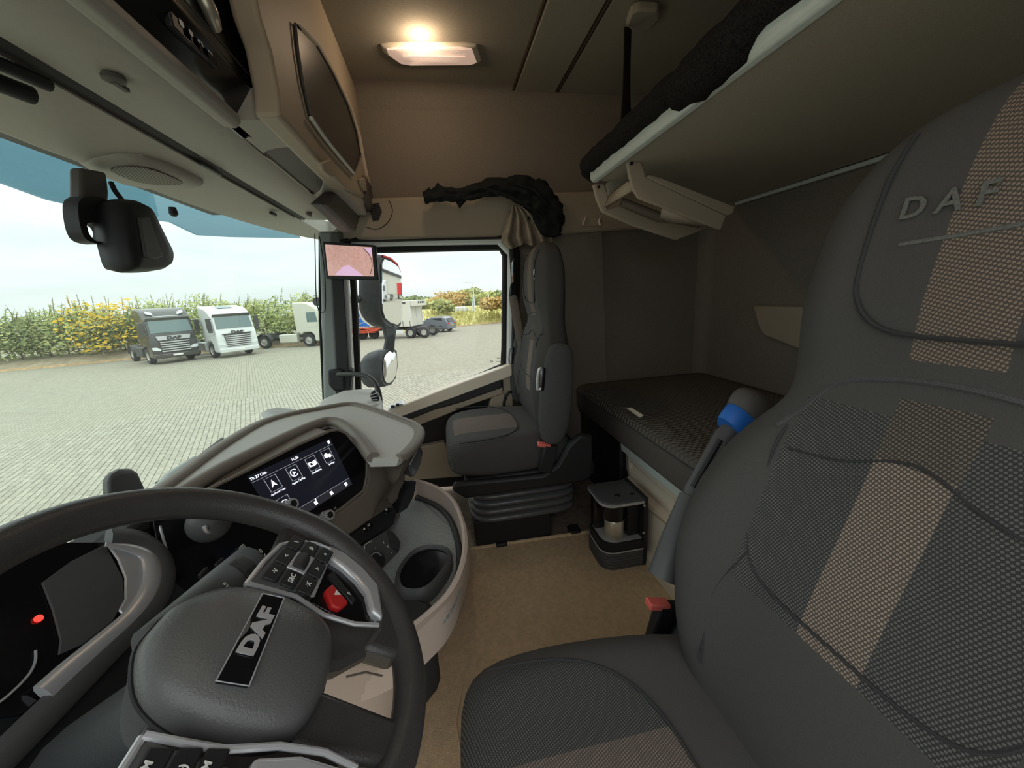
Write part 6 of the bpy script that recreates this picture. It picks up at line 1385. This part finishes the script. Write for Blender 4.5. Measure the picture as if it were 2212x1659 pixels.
MB().loft([[at(a, b, x=2.50) for a, b in q] + [at(a, b, x=2.58) for a, b in reversed(q)] for q in ([(815, 690), (855, 702)], [(826, 712), (856, 716)], [(831, 735), (853, 738)], [(828, 752), (852, 758)], [(815, 775), (845, 770)])]).build('stem', 'mirror_case', xm, bevel=0.012, smooth=50)
MB().tube([at(845, 640, x=2.56), (2.35, 0.55, 1.10), (2.15, 0.62, 1.10)], 0.022, 8).build('arm', 'mirror_case', xm)
mat('visor_smoke', (0.1, 0.2, 0.24), 0.3)
glassmat('visor_tint', (0.34, 0.50, 0.56), 0.12)
VL = [(-40, 240), (0, 255), (170, 320), (300, 370), (420, 415), (540, 460), (640, 500), (650, 514), (600, 514), (500, 512), (430, 508), (400, 494), (372, 480), (300, 470), (200, 452), (110, 432), (0, 392), (-40, 378)]
tag(MB().prism(poly(VL, y=1.12), (0, 0.012, 0)).build('sun_visor', 'visor_tint', smooth=0), 'smoked blue exterior sun visor over the windscreen', 'sun visor')
wpz = thing('wiper', 'pale wiper arm at the foot of the windscreen', 'wiper', tuple(at(350, 1045, y=1.08)))
MB().tube([at(330, 1062, y=1.06), at(365, 1026, y=1.07), at(420, 988, y=1.07)], [0.012, 0.016, 0.009], 8, flat=0.6).build('arm', 'pillar_grey', wpz, smooth=60)
MB().tube([at(340, 1044, y=1.09), at(400, 1010, y=1.09), at(480, 948, y=1.09)], 0.008, 6).build('blade', 'black', wpz)

# ------------------------------------------------------------------ behind the cab, what the door mirror looks back at
mp0 = at(845, 635, x=2.5); rv = Vector((0.45, -0.89, 0)).normalized(); rs = Vector((rv.y, -rv.x, 0))
q0 = mp0 + rv * 70 + rs * 2.5
tractor('white lorry behind the cab, reflected in the door mirror', Vector((q0.x, q0.y, GZ)), -rv * 0.95 + rs * 0.3, 'lorry_white', 3.6, 'new')
q1 = mp0 + rv * 84 - rs * 2.5
rb_ = thing('red_trailer', 'red box trailer behind the cab, reflected in the door mirror', 'trailer', (q1.x, q1.y, GZ), math.atan2(rv.y, rv.x))
MB().box((0, 0, 2.1), (6, 2.4, 2.3)).build('body', 'red', rb_, local=True, bevel=0.05)
MB().box((0, 0, 0.85), (5.6, 1.2, 0.22)).build('chassis', 'chassis', rb_, local=True)
for x_ in (-2.0, 1.6):
    for y_ in (-1.0, 1.0): wheel(rb_, x_, y_, 0.46, 0.3)
q2 = mp0 + rv * 120 + rs * 3
bd_ = thing('depot_shed', 'dark gabled depot shed, reflected behind the lorry in the door mirror', 'building', (q2.x, q2.y, GZ), math.atan2(rv.y, rv.x))
MB().prism([(0, -6, 0), (0, 6, 0), (0, 6, 4.6), (0, 0, 6.6), (0, -6, 4.6)], (10, 0, 0)).build('walls', 'lorry_cream', bd_, local=True, smooth=0)
MB().prism([(-0.4, -6.5, 4.5), (-0.4, 0, 6.65), (-0.4, 6.5, 4.5), (-0.4, 6.5, 5.2), (-0.4, 0, 7.6), (-0.4, -6.5, 5.2)], (11, 0, 0)).build('roof', 'chassis', bd_, local=True, smooth=0)
MB().box((-0.05, 0, 1.9), (0.1, 4.0, 3.8)).build('door', 'chassis', bd_, local=True)

for o in bpy.data.objects:
    if '_o' in o: del o['_o']
